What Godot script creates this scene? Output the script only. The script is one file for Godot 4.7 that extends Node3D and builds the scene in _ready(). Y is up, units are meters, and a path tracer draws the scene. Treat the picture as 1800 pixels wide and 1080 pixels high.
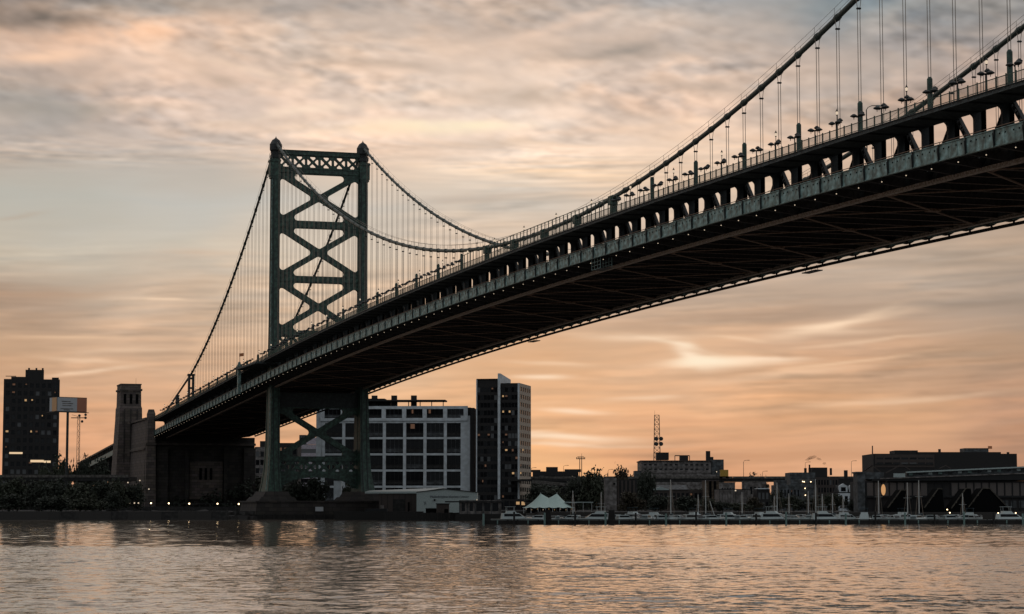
extends Node3D
# A steel suspension bridge over a river at dusk, seen from the water's edge.
# World axes: x across the bridge, y up, z along the bridge towards the viewer; the far tower stands at z = 0, metres.

const YAW := 0.2966
const EYE := Vector3(-125.4, 3.976, 656.31)
const PANEL := 6.35
const FIRST := -35
const LAST := 84
const FAR_SIDE := 27.1

var M := {}
var taken := {}
var rng := RandomNumberGenerator.new()
var box_cache := {}


# ---------------------------------------------------------------- mesh building
class Shape:
	var v := PackedVector3Array()
	var n := PackedVector3Array()

	func tri(a: Vector3, b: Vector3, c: Vector3, out: Vector3) -> void:
		if (b - a).cross(c - a).dot(out) > 0.0:
			v.append(a); v.append(c); v.append(b)
		else:
			v.append(a); v.append(b); v.append(c)
		n.append(out); n.append(out); n.append(out)

	func tri_s(a: Vector3, b: Vector3, c: Vector3, na: Vector3, nb: Vector3, nc: Vector3) -> void:
		if (b - a).cross(c - a).dot(na + nb + nc) > 0.0:
			v.append(a); v.append(c); v.append(b)
			n.append(na); n.append(nc); n.append(nb)
		else:
			v.append(a); v.append(b); v.append(c)
			n.append(na); n.append(nb); n.append(nc)

	func quad(a: Vector3, b: Vector3, c: Vector3, d: Vector3, out := Vector3.ZERO) -> void:
		var o := out
		if o == Vector3.ZERO:
			o = (c - a).cross(d - b).normalized()
		tri(a, b, c, o)
		tri(a, c, d, o)

	# a solid with eight corners: lower ring then upper ring, each in order round
	func hexa(p: Array) -> void:
		var mid := Vector3.ZERO
		for q in p:
			mid += q / 8.0
		for f in [[0, 1, 2, 3], [4, 5, 6, 7], [0, 1, 5, 4], [1, 2, 6, 5], [2, 3, 7, 6], [3, 0, 4, 7]]:
			var a: Vector3 = p[f[0]]
			var b: Vector3 = p[f[1]]
			var c: Vector3 = p[f[2]]
			var d: Vector3 = p[f[3]]
			var o := (c - a).cross(d - b).normalized()
			if o.dot((a + b + c + d) / 4.0 - mid) < 0.0:
				o = -o
			tri(a, b, c, o)
			tri(a, c, d, o)

	func box(c: Vector3, s: Vector3, b := Basis()) -> void:
		var x := b.x * s.x / 2.0
		var y := b.y * s.y / 2.0
		var z := b.z * s.z / 2.0
		hexa([c - x - y - z, c + x - y - z, c + x - y + z, c - x - y + z, c - x + y - z, c + x + y - z, c + x + y + z, c - x + y + z])

	# a box of width w and height h from p to q
	func bar(p: Vector3, q: Vector3, w: float, h: float, up := Vector3.UP) -> void:
		var z := (q - p).normalized()
		var x := up.cross(z)
		if x.length() < 0.01:
			x = Vector3.RIGHT.cross(z)
		x = x.normalized()
		var y := z.cross(x).normalized()
		x *= w / 2.0
		y *= h / 2.0
		hexa([p - x - y, p + x - y, p + x + y, p - x + y, q - x - y, q + x - y, q + x + y, q - x + y])

	func tube(p: Vector3, q: Vector3, r0: float, r1: float, k := 6, caps := true) -> void:
		var z := (q - p).normalized()
		var x := z.cross(Vector3.UP if absf(z.y) < 0.95 else Vector3.RIGHT).normalized()
		var y := z.cross(x)
		for i in k:
			var a := TAU * i / k
			var b := TAU * (i + 1) / k
			var ua := x * cos(a) + y * sin(a)
			var ub := x * cos(b) + y * sin(b)
			tri_s(p + ua * r0, p + ub * r0, q + ub * r1, ua, ub, ub)
			tri_s(p + ua * r0, q + ub * r1, q + ua * r1, ua, ub, ua)
			if caps:
				tri(p, p + ua * r0, p + ub * r0, -z)
				tri(q, q + ua * r1, q + ub * r1, z)

	func path(pts: Array, r: float, k := 8) -> void:
		var rings := []
		for i in pts.size():
			var a: Vector3 = pts[maxi(i - 1, 0)]
			var b: Vector3 = pts[mini(i + 1, pts.size() - 1)]
			var z := (b - a).normalized()
			var x := z.cross(Vector3.UP if absf(z.y) < 0.98 else Vector3.RIGHT).normalized()
			rings.append([pts[i], x, z.cross(x)])
		for i in pts.size() - 1:
			for j in k:
				var a := TAU * j / k
				var b := TAU * (j + 1) / k
				var r0: Array = rings[i]
				var r1: Array = rings[i + 1]
				var n0a: Vector3 = r0[1] * cos(a) + r0[2] * sin(a)
				var n0b: Vector3 = r0[1] * cos(b) + r0[2] * sin(b)
				var n1a: Vector3 = r1[1] * cos(a) + r1[2] * sin(a)
				var n1b: Vector3 = r1[1] * cos(b) + r1[2] * sin(b)
				tri_s(r0[0] + n0a * r, r0[0] + n0b * r, r1[0] + n1b * r, n0a, n0b, n1b)
				tri_s(r0[0] + n0a * r, r1[0] + n1b * r, r1[0] + n1a * r, n0a, n1b, n1a)

	# rings round an upright axis: [height, radius] pairs
	func lathe(base: Vector3, prof: Array, k := 10) -> void:
		for i in prof.size() - 1:
			var p: Array = prof[i]
			var q: Array = prof[i + 1]
			var slope := Vector2(q[0] - p[0], p[1] - q[1]).normalized()
			for j in k:
				var a := TAU * j / k
				var b := TAU * (j + 1) / k
				var ua := Vector3(cos(a), 0, sin(a))
				var ub := Vector3(cos(b), 0, sin(b))
				var na := Vector3(ua.x * slope.x, slope.y, ua.z * slope.x)
				var nb := Vector3(ub.x * slope.x, slope.y, ub.z * slope.x)
				var A: Vector3 = base + ua * p[1] + Vector3(0, p[0], 0)
				var B: Vector3 = base + ub * p[1] + Vector3(0, p[0], 0)
				var C: Vector3 = base + ub * q[1] + Vector3(0, q[0], 0)
				var D: Vector3 = base + ua * q[1] + Vector3(0, q[0], 0)
				tri_s(A, B, C, na, nb, nb)
				tri_s(A, C, D, na, nb, na)

	# a flat outline (x, y) given thickness along the transform's z
	func prism(poly: PackedVector2Array, t: Transform3D, thick: float) -> void:
		var ids := Geometry2D.triangulate_polygon(poly)
		var zf := t.basis.z.normalized()
		var off := zf * thick / 2.0
		for i in range(0, ids.size(), 3):
			var a := t * Vector3(poly[ids[i]].x, poly[ids[i]].y, 0)
			var b := t * Vector3(poly[ids[i + 1]].x, poly[ids[i + 1]].y, 0)
			var c := t * Vector3(poly[ids[i + 2]].x, poly[ids[i + 2]].y, 0)
			tri(a + off, b + off, c + off, zf)
			tri(a - off, b - off, c - off, -zf)
		var cw := Geometry2D.is_polygon_clockwise(poly)
		for i in poly.size():
			var p := poly[i]
			var q := poly[(i + 1) % poly.size()]
			var e := q - p
			var o2 := Vector2(-e.y, e.x) if cw else Vector2(e.y, -e.x)
			var o := (t.basis * Vector3(o2.x, o2.y, 0)).normalized()
			var a := t * Vector3(p.x, p.y, 0)
			var b := t * Vector3(q.x, q.y, 0)
			quad(a - off, b - off, b + off, a + off, o)

	func surface(to: ArrayMesh, m: Material) -> ArrayMesh:
		var arr := []
		arr.resize(Mesh.ARRAY_MAX)
		arr[Mesh.ARRAY_VERTEX] = v
		arr[Mesh.ARRAY_NORMAL] = n
		to.add_surface_from_arrays(Mesh.PRIMITIVE_TRIANGLES, arr)
		to.surface_set_material(to.get_surface_count() - 1, m)
		return to

	func mesh(m: Material) -> ArrayMesh:
		return surface(ArrayMesh.new(), m)


func numbered(called: String) -> String:
	var k: int = taken.get(called, 0)
	taken[called] = k + 1
	return called if k == 0 else "%s_%03d" % [called, k]


# a Node3D at a thing's base, whose children are its parts
func thing(called: String, label: String, category: String, at := Vector3.ZERO, turn := 0.0, group := "") -> Node3D:
	var o := Node3D.new()
	o.name = numbered(called)
	add_child(o)
	o.position = at
	o.rotation.y = turn
	return tag(o, label, category, group)


func tag(o: Node3D, label: String, category: String, group := "") -> Node3D:
	o.set_meta("label", label)
	o.set_meta("category", category)
	if group:
		o.set_meta("group", group)
	return o


func part(parent: Node3D, called: String, mesh: Mesh, at := Vector3.ZERO) -> MeshInstance3D:
	var o := MeshInstance3D.new()
	o.mesh = mesh
	o.name = called
	if parent == self:
		o.name = numbered(called)
	parent.add_child(o, true)
	o.position = at
	return o


func holder(parent: Node3D, called: String) -> Node3D:
	var o := Node3D.new()
	o.name = called
	parent.add_child(o, true)
	return o


func struct(called: String, mesh: Mesh) -> MeshInstance3D:
	var o := part(self, called, mesh)
	o.set_meta("kind", "structure")
	return o


func copy(o: Node3D, called: String, label: String, at: Vector3, turn := 0.0, size := 1.0, group := "") -> Node3D:
	var c: Node3D = o.duplicate()
	c.name = numbered(called)
	add_child(c)
	c.transform = Transform3D(Basis(Vector3.UP, turn).scaled(Vector3.ONE * size), at)
	c.set_meta("label", label)
	if group:
		c.set_meta("group", group)
	return c


func boxm(s: Vector3, m: Material) -> ArrayMesh:
	var key := [s.snapped(Vector3.ONE * 0.001), m]
	if not box_cache.has(key):
		var q := Shape.new()
		q.box(Vector3.ZERO, s)
		box_cache[key] = q.mesh(m)
	return box_cache[key]


# a spot in the city: metres to the right of and straight ahead of the viewer's bearing
func city(r: float, d: float, h := 0.0) -> Vector3:
	return Vector3(EYE.x, h, EYE.z) + Vector3(cos(YAW), 0, sin(YAW)) * r + Vector3(sin(YAW), 0, -cos(YAW)) * d


# ---------------------------------------------------------------- materials
func grain(seed_: int, freq: float, lo: float, hi: float, octaves := 5, warm := 0.0) -> NoiseTexture2D:
	var nz := FastNoiseLite.new()
	nz.noise_type = FastNoiseLite.TYPE_SIMPLEX_SMOOTH
	nz.seed = seed_
	nz.frequency = freq
	nz.fractal_octaves = octaves
	var t := NoiseTexture2D.new()
	t.width = 512
	t.height = 512
	t.seamless = true
	t.noise = nz
	var g := Gradient.new()
	g.set_color(0, Color(lo, lo * (1.0 - warm), lo * (1.0 - 2.0 * warm)))
	g.set_color(1, Color(hi, hi, hi))
	t.color_ramp = g
	return t


func mat(called: String, r: float, g: float, b: float, rough: float, tex: Texture2D = null, scale := 0.2, metal := 0.0) -> StandardMaterial3D:
	var m := StandardMaterial3D.new()
	m.resource_name = called
	m.albedo_color = Color(r, g, b).linear_to_srgb()
	m.roughness = rough
	m.metallic = metal
	if tex:
		m.albedo_texture = tex
		m.uv1_triplanar = true
		m.uv1_world_triplanar = true
		m.uv1_scale = Vector3.ONE * scale
	M[called] = m
	return m


func glow(called: String, c: Color, energy: float) -> void:
	var m := StandardMaterial3D.new()
	m.resource_name = called
	m.albedo_color = Color(0.3, 0.3, 0.3)
	m.emission_enabled = true
	m.emission = c
	m.emission_energy_multiplier = energy
	M[called] = m


func masonry_image(rows: int, cols: int, seed_: int, joint: float) -> ImageTexture:
	var im := Image.create(512, 512, false, Image.FORMAT_RGB8)
	var q := RandomNumberGenerator.new()
	q.seed = seed_
	var rh := 512.0 / rows
	for r in rows:
		var shift := (512.0 / cols) * (0.5 if r % 2 else 0.0)
		for c in cols + 1:
			var w := 512.0 / cols
			var s := q.randf_range(0.72, 1.0)
			var x0 := int(c * w - shift)
			im.fill_rect(Rect2i(x0, int(r * rh), int(w) + 1, int(rh) + 1), Color(s, s * q.randf_range(0.96, 1.0), s * q.randf_range(0.92, 1.0)))
			im.fill_rect(Rect2i(x0, int(r * rh), 2, int(rh) + 1), Color(s, s, s) * joint)
		im.fill_rect(Rect2i(0, int(r * rh), 512, 3), Color(1, 1, 1) * joint * 0.85)
	return ImageTexture.create_from_image(im)


func make_materials() -> void:
	var grime := grain(3, 0.012, 0.3, 1.0, 6, 0.08)
	var fine := grain(8, 0.03, 0.75, 1.0, 5, 0.03)
	var rust := grain(12, 0.02, 0.45, 1.0, 6, 0.18)
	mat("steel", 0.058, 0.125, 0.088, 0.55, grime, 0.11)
	mat("steel_dark", 0.026, 0.032, 0.029, 0.6, grime, 0.13)
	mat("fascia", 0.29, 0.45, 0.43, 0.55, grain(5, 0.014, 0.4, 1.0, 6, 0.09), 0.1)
	mat("chord", 0.5, 0.41, 0.34, 0.6, rust, 0.2)
	mat("under", 0.035, 0.028, 0.024, 0.8, rust, 0.15)
	mat("under_line", 0.16, 0.115, 0.09, 0.8, rust, 0.2)
	mat("brace_rust", 0.34, 0.225, 0.16, 0.8, rust, 0.2)
	mat("cable", 0.05, 0.07, 0.058, 0.5, fine, 0.4)
	mat("rope", 0.26, 0.2, 0.15, 0.5)
	mat("slab", 0.08, 0.1, 0.1, 0.7, grime, 0.15)
	mat("asphalt", 0.05, 0.05, 0.05, 0.9, fine, 0.2)
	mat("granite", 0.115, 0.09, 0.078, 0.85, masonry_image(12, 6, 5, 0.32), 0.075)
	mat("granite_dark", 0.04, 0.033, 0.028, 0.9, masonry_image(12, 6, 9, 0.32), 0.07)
	mat("timber", 0.014, 0.012, 0.01, 0.9, fine, 0.5)
	mat("soil", 0.02, 0.019, 0.016, 0.95, grime, 0.05)
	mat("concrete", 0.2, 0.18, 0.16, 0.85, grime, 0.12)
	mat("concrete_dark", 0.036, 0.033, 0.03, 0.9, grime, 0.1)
	mat("brick", 0.022, 0.019, 0.018, 0.9, fine, 0.3)
	mat("brick_brown", 0.068, 0.052, 0.045, 0.9, fine, 0.25)
	mat("tan", 0.14, 0.095, 0.055, 0.85, grime, 0.15)
	mat("white_wall", 0.6, 0.64, 0.66, 0.7, grain(21, 0.012, 0.8, 1.0, 5, 0.02), 0.07)
	mat("pale_wall", 0.3, 0.27, 0.255, 0.8, grime, 0.08)
	mat("lilac_wall", 0.42, 0.38, 0.42, 0.8, fine, 0.05)
	mat("blue_grey", 0.13, 0.142, 0.15, 0.8, grime, 0.09)
	mat("pale_metal", 0.4, 0.47, 0.46, 0.5, fine, 0.2)
	mat("teal_canvas", 0.5, 0.66, 0.61, 0.7, fine, 0.3)
	mat("teal_paint", 0.16, 0.26, 0.24, 0.6, fine, 0.3)
	mat("gelcoat", 0.55, 0.62, 0.62, 0.35, fine, 0.4)
	mat("gelcoat_dull", 0.42, 0.48, 0.48, 0.4, fine, 0.4)
	mat("canvas_dark", 0.03, 0.05, 0.06, 0.8)
	mat("mast", 0.42, 0.42, 0.4, 0.4)
	mat("roof_dark", 0.014, 0.014, 0.014, 0.9, fine, 0.2)
	mat("black_sheet", 0.005, 0.005, 0.005, 1.0).metallic_specular = 0.1
	mat("edge_beam", 0.11, 0.09, 0.06, 0.7, grime, 0.2)
	mat("bark", 0.05, 0.04, 0.03, 0.9)
	mat("yellow", 0.5, 0.3, 0.04, 0.7, fine, 0.2)
	mat("dim_pane", 0.016, 0.016, 0.017, 0.25).metallic_specular = 0.3
	mat("dark_pane", 0.006, 0.006, 0.007, 0.12).metallic_specular = 0.25
	mat("blind_pane", 0.07, 0.07, 0.07, 0.4)
	mat("facade_cream", 0.5, 0.42, 0.34, 0.8, fine, 0.2)
	mat("shed_panel", 0.12, 0.1, 0.09, 0.8, fine, 0.3)
	mat("sign_white", 0.5, 0.52, 0.54, 0.6, fine, 0.3)
	mat("sign_orange", 0.55, 0.3, 0.14, 0.6)
	mat("sign_red", 0.36, 0.14, 0.075, 0.6)
	mat("ink", 0.08, 0.09, 0.1, 0.7)
	mat("flag_cloth", 0.55, 0.2, 0.08, 0.8)
	mat("stone_bank", 0.035, 0.032, 0.029, 0.95, fine, 0.4)
	mat("curtain_green", 0.035, 0.05, 0.045, 0.8, grime, 0.2)
	for k in 3:
		var m := mat(["leaf", "leaf_warm", "leaf_deep"][k], [0.028, 0.04, 0.02][k], [0.032, 0.03, 0.024][k], [0.016, 0.015, 0.014][k], 0.8)
		m.backlight_enabled = true
		m.backlight = Color(0.06, 0.05, 0.03)
	glow("lit_warm", Color(1.0, 0.8, 0.56), 0.42)
	glow("lit_dim", Color(0.9, 0.62, 0.42), 0.1)
	glow("lit_white", Color(1.0, 0.86, 0.68), 0.8)
	glow("lamp", Color(1.0, 0.86, 0.66), 6.0)
	glow("lamp_small", Color(1.0, 0.9, 0.78), 0.7)
	glow("lamp_orange", Color(1.0, 0.5, 0.15), 2.5)
	glow("sign_glow", Color(1.0, 0.74, 0.48), 0.55)


# ---------------------------------------------------------------- sky
const SKY_ROWS := [0, 90, 180, 270, 360, 450, 540, 630, 720, 810, 889]
const SKY := [
	"7a766e a3988a b2a698 bfae9c a8a59d 838e8e 8b8e8b",
	"d4b69c e4c7ac dac3ab dcc4ac d2bca6 aaa298 ab9f93",
	"a49f95 d6bfaa e8d0b8 eed8c0 dac0a8 c2af9b bea18a",
	"bcae9e c0b4a5 e8cdb2 ecd6be ecd0b2 d0b398 c2a48b",
	"bab8ad c2c0b7 cfc6b8 d2c6b6 dac2aa c9b19a bba28c",
	"c3b9a7 c9c1b1 dac9b3 e0c4a8 d0b8a1 c2ae9a b7a28d",
	"b69c85 cab29a d8bda1 d6b596 c0a68e bfa791 a9998a",
	"c7a484 d4b090 debb98 deb188 deb692 c9a180 b3967c",
	"d6a680 daab85 e2b48a e8b88c e2b086 d9aa81 c2987a",
	"dca27c dca67f e4ad82 f0b883 d9a27a d6a580 b98e72",
	"d69e78 d89f78 dfa679 e8ac7a d29a73 cc9a76 b0876d",
]
# soft bright or dark bands of cloud: x, y, half length, half width, slope, red, green, blue, strength
const WISPS := [
	[775, 216, 115, 13, -0.02, 1.0, 0.93, 0.8, 0.75], [640, 224, 170, 16, 0.0, 1.0, 0.87, 0.74, 0.3], [1110, 594, 80, 8, 0.03, 1.0, 0.87, 0.74, 0.55],
	[1205, 622, 34, 18, 0.55, 1.0, 0.89, 0.77, 0.8], [1300, 641, 115, 10, -0.02, 1.0, 0.87, 0.74, 0.6], [1480, 574, 110, 11, -0.2, 1.0, 0.87, 0.74, 0.6], [1545, 552, 40, 6, -0.25, 1.0, 0.87, 0.74, 0.4],
	[1480, 587, 80, 7, 0.0, 1.0, 0.87, 0.74, 0.35], [160, 658, 62, 4, -0.12, 1.0, 0.87, 0.74, 0.6], [290, 532, 50, 2.2, 0.03, 1.0, 0.87, 0.74, 0.5], [150, 640, 70, 5, 0.06, 1.0, 0.87, 0.74, 0.25],
	[960, 768, 130, 7, 0.03, 1.0, 0.87, 0.74, 0.7], [1000, 781, 150, 5, 0.01, 1.0, 0.87, 0.74, 0.5], [945, 666, 45, 5, 0.0, 1.0, 0.87, 0.74, 0.6], [1010, 726, 50, 5, 0.06, 1.0, 0.87, 0.74, 0.5],
	[1130, 700, 70, 5, -0.05, 1.0, 0.87, 0.74, 0.3], [1600, 706, 170, 8, -0.06, 1.0, 0.87, 0.74, 0.3], [1400, 660, 160, 9, -0.1, 1.0, 0.87, 0.74, 0.22], [1290, 560, 120, 13, -0.04, 0.55, 0.43, 0.34, 0.4],
	[1480, 545, 90, 10, 0.02, 0.55, 0.45, 0.37, 0.35], [1130, 575, 90, 8, 0.04, 0.62, 0.48, 0.37, 0.35], [1330, 612, 70, 8, -0.06, 0.66, 0.5, 0.38, 0.35], [90, 520, 140, 20, -0.04, 0.56, 0.43, 0.33, 0.35],
	[20, 392, 45, 6, -0.2, 0.58, 0.5, 0.42, 0.4], [60, 45, 130, 20, -0.05, 0.26, 0.24, 0.22, 0.5], [330, 455, 120, 10, -0.03, 0.66, 0.54, 0.44, 0.28], [860, 245, 120, 12, -0.03, 0.62, 0.52, 0.43, 0.35],
	[370, 135, 60, 18, 0.45, 0.5, 0.44, 0.38, 0.25], [1080, 85, 130, 24, -0.05, 0.38, 0.37, 0.35, 0.4], [920, 165, 130, 22, 0.0, 0.5, 0.44, 0.38, 0.3], [600, 340, 70, 9, 0.0, 0.62, 0.58, 0.52, 0.25],
	[850, 345, 130, 12, -0.08, 0.56, 0.5, 0.45, 0.3], [830, 300, 120, 10, 0.1, 0.9, 0.78, 0.66, 0.3], [1000, 300, 120, 14, 0.06, 0.95, 0.78, 0.6, 0.3], [250, 60, 150, 26, -0.12, 0.9, 0.68, 0.52, 0.35],
	[1700, 470, 200, 10, 0.03, 0.45, 0.4, 0.35, 0.3], [1750, 540, 160, 14, -0.03, 0.46, 0.38, 0.31, 0.3], [1420, 800, 400, 12, 0.0, 0.62, 0.42, 0.28, 0.3], [1100, 740, 200, 6, 0.02, 0.62, 0.43, 0.3, 0.2],
	[1180, 606, 60, 5, 0.25, 1.0, 0.9, 0.78, 0.5], [1240, 640, 50, 11, 0.0, 1.0, 0.92, 0.8, 0.6], [1360, 636, 60, 4, 0.0, 1.0, 0.88, 0.76, 0.5], [1560, 600, 150, 4, -0.1, 1.0, 0.86, 0.72, 0.3], [1500, 640, 120, 3.5, -0.12, 1.0, 0.85, 0.7, 0.3],
	[1290, 600, 60, 3, 0.1, 1.0, 0.86, 0.72, 0.3], [960, 640, 70, 4, 0.02, 1.0, 0.86, 0.72, 0.35], [230, 620, 80, 3, -0.02, 1.0, 0.87, 0.74, 0.3], [120, 600, 120, 4, -0.02, 1.0, 0.85, 0.7, 0.25], [380, 760, 40, 3, 0.0, 1.0, 0.86, 0.72, 0.3],
	[560, 190, 160, 10, -0.15, 1.0, 0.9, 0.8, 0.3], [440, 120, 120, 9, 0.25, 1.0, 0.88, 0.77, 0.3], [1020, 250, 150, 8, 0.05, 1.0, 0.88, 0.77, 0.35], [1050, 275, 120, 6, 0.0, 1.0, 0.88, 0.76, 0.3], [900, 310, 100, 5, 0.1, 1.0, 0.9, 0.8, 0.3], [1180, 215, 90, 8, -0.1, 1.0, 0.86, 0.74, 0.3],
	[700, 110, 140, 14, 0.1, 0.48, 0.43, 0.38, 0.25], [120, 200, 160, 18, -0.05, 0.46, 0.44, 0.4, 0.3], [1250, 150, 160, 18, 0.1, 0.5, 0.46, 0.42, 0.25], [1000, 30, 100, 14, -0.3, 0.9, 0.75, 0.64, 0.3], [60, 110, 90, 14, -0.1, 0.9, 0.72, 0.58, 0.35],
]
var sky_grid := []
var sky_coarse: FastNoiseLite
var sky_fine: FastNoiseLite


func lin(c: Color) -> Vector3:
	var l := c.srgb_to_linear()
	return Vector3(l.r, l.g, l.b)


func grid_at(x: float, y: float) -> Vector3:
	var cx := clampf(x / 300.0, 0.0, 5.999)
	var r := 0
	while r < SKY_ROWS.size() - 2 and y > SKY_ROWS[r + 1]:
		r += 1
	var ty := clampf((y - SKY_ROWS[r]) / float(SKY_ROWS[r + 1] - SKY_ROWS[r]), 0.0, 1.0)
	var tx := cx - floorf(cx)
	tx = tx * tx * (3.0 - 2.0 * tx)
	var c := int(cx)
	var a: Vector3 = sky_grid[r][c].lerp(sky_grid[r][c + 1], tx)
	var b: Vector3 = sky_grid[r + 1][c].lerp(sky_grid[r + 1][c + 1], tx)
	return a.lerp(b, ty)


# the colour of the air and clouds at an angle from the bearing of the sunset and a height above the horizon, degrees
func sky_at(az: float, el: float) -> Vector3:
	var x := 900.0 + tan(deg_to_rad(clampf(az, -80, 80))) * 3877.0 if absf(az) < 40.0 else 900.0 + az * 81.0
	var y := 889.0 - tan(deg_to_rad(clampf(el, 0.0, 60.0))) * 3877.0
	var wx := sky_coarse.get_noise_2d(x * 0.6, y * 2.2 + 900.0)
	var wy := sky_coarse.get_noise_2d(x * 0.6 + 4000.0, y * 2.2)
	var near_c := grid_at(x + wx * 120.0, y + wy * 38.0)
	var high := Vector3(0.52, 0.51, 0.49)
	var base := near_c.lerp(high, smoothstep(13.0, 45.0, el))
	var east := Vector3(0.36, 0.41, 0.43).lerp(Vector3(0.42, 0.46, 0.47), smoothstep(0.0, 50.0, el))
	base = base.lerp(east, smoothstep(22.0, 120.0, absf(az)))
	# cloud texture, stretched along the wind and tilted
	var top := 1.0 - smoothstep(240.0, 330.0, y)
	var clear := smoothstep(280.0, 320.0, y) * (1.0 - smoothstep(420.0, 500.0, y)) * (1.0 - smoothstep(450.0, 900.0, x))
	var ys := y + x * 0.1
	var n1 := sky_coarse.get_noise_2d(x * 0.75 + wx * 90.0, ys * lerpf(5.0, 3.0, top) + wy * 24.0)
	var n2 := sky_fine.get_noise_2d(x * lerpf(0.16, 0.5, top) + wx * 50.0 + (y * 0.5) * top, (y + wy * 8.0 - x * lerpf(-0.03, 0.2, top)) * lerpf(3.6, 1.6, top))
	var n3 := sky_fine.get_noise_2d(x * lerpf(0.42, 1.5, top) + 900.0 + n1 * 24.0 + (y * 1.4) * top, (y + wy * 8.0 - x * lerpf(-0.03, 0.3, top)) * lerpf(10.0, 3.8, top))
	var amp := lerpf(lerpf(0.25, 0.34, top), 0.05, clear) * clampf(0.75 + wx * 1.2, 0.35, 1.5)
	n1 = tanh(n1 * 2.6) * 0.42
	n2 = tanh(n2 * 3.0) * 0.4
	var k := 1.0 + 0.05 * top + amp * (n1 * 0.9 + n2 * 0.75 + n3 * lerpf(0.75, 0.9, top))
	base *= maxf(k, 0.4)
	base = Vector3(base.x * 1.015, base.y * 0.995, base.z * (1.0 + 0.05 * top))
	var warm := amp * n2 * 0.35
	base = Vector3(base.x * (1.0 + warm), base.y, base.z * (1.0 - warm))
	for w in WISPS:
		var dx: float = (x - w[0])
		var dy: float = y - w[1] - dx * w[4] + wy * 7.0 + n2 * 5.0
		dx += wx * 30.0
		if absf(dx) > w[2] * 2.6 or absf(dy) > w[3] * 3.0:
			continue
		var thin: float = w[3] * (0.65 + 0.6 * absf(n1))
		var g := exp(-(dx * dx) / (w[2] * w[2]) - (dy * dy) / (thin * thin)) * clampf(0.85 + n2 * 0.9, 0.0, 1.4)
		var lift := 0.0 if w[5] > 0.99 else 0.14
		base = base.lerp(lin(Color(w[5] + lift, w[6] + lift, w[7] + lift)), clampf(g * w[8] * 1.6, 0.0, 1.0))
	return base


func make_sky() -> ImageTexture:
	for row in SKY:
		var cs := []
		for h in row.split(" "):
			cs.append(lin(Color(h)))
		sky_grid.append(cs)
	sky_coarse = FastNoiseLite.new()
	sky_coarse.seed = 11
	sky_coarse.frequency = 0.0032
	sky_coarse.fractal_octaves = 4
	sky_fine = FastNoiseLite.new()
	sky_fine.seed = 23
	sky_fine.frequency = 0.011
	sky_fine.fractal_octaves = 5
	var bearing := rad_to_deg(YAW)
	var small := Image.create(512, 256, false, Image.FORMAT_RGBF)
	for j in 256:
		var el := 90.0 - (j + 0.5) / 256.0 * 180.0
		for i in 512:
			var az := wrapf((i + 0.5) / 512.0 * 360.0 - bearing, -180.0, 180.0)
			var c := sky_at(az, el) if el > -1.0 else Vector3(0.05, 0.05, 0.05)
			small.set_pixel(i, j, Color(c.x, c.y, c.z))
	small.resize(4096, 4096, Image.INTERPOLATE_BILINEAR)
	var per := 4096.0 / 360.0
	var down := 4096.0 / 180.0
	for j in range(int((90.0 - 20.0) * down), int((90.0 + 1.5) * down)):
		var el := 90.0 - (j + 0.5) / down
		for i in range(int((bearing - 18.0) * per), int((bearing + 18.0) * per)):
			var c := sky_at((i + 0.5) / per - bearing, el)
			small.set_pixel(posmod(i, 4096), j, Color(c.x, c.y, c.z))
	return ImageTexture.create_from_image(small)


# ---------------------------------------------------------------- the river
var swell: FastNoiseLite
var patchy: FastNoiseLite


# how rough the water is at a spot: a breeze ruffles the near reach and the basin, the reach before the quay lies calmer
func breeze(r: float, d: float) -> float:
	var e := patchy.get_noise_2d(r * 0.35, d * 1.0) * 20.0
	var line := lerpf(208.0, 150.0, smoothstep(0.0, 28.0, r + e * 0.5))
	var near_part := (1.0 - smoothstep(line - 3.0, line + 3.0, d + e * 0.7)) * clampf(0.9 + patchy.get_noise_2d(r * 0.5 + 700.0, d * 3.0) * 1.5, 0.25, 1.7)
	var basin := lerpf(1.0, 1.0, smoothstep(-2.0, 10.0, r - (d - 400.0) * 0.02 + e * 0.15))
	basin *= 1.0 + patchy.get_noise_2d(r * 0.4 + 90.0, d * 2.2) * 0.5
	return maxf(basin, near_part)


func wave(r: float, d: float, b: float) -> float:
	var h := swell.get_noise_2d(r * 0.14, d * 0.26) * 0.05
	h += swell.get_noise_2d(r * 0.5 + 300.0, d * 0.7) * 0.034
	h += swell.get_noise_2d(r * 1.15 + 900.0, d * 1.5) * 0.017
	return h * b * 0.82


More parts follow.
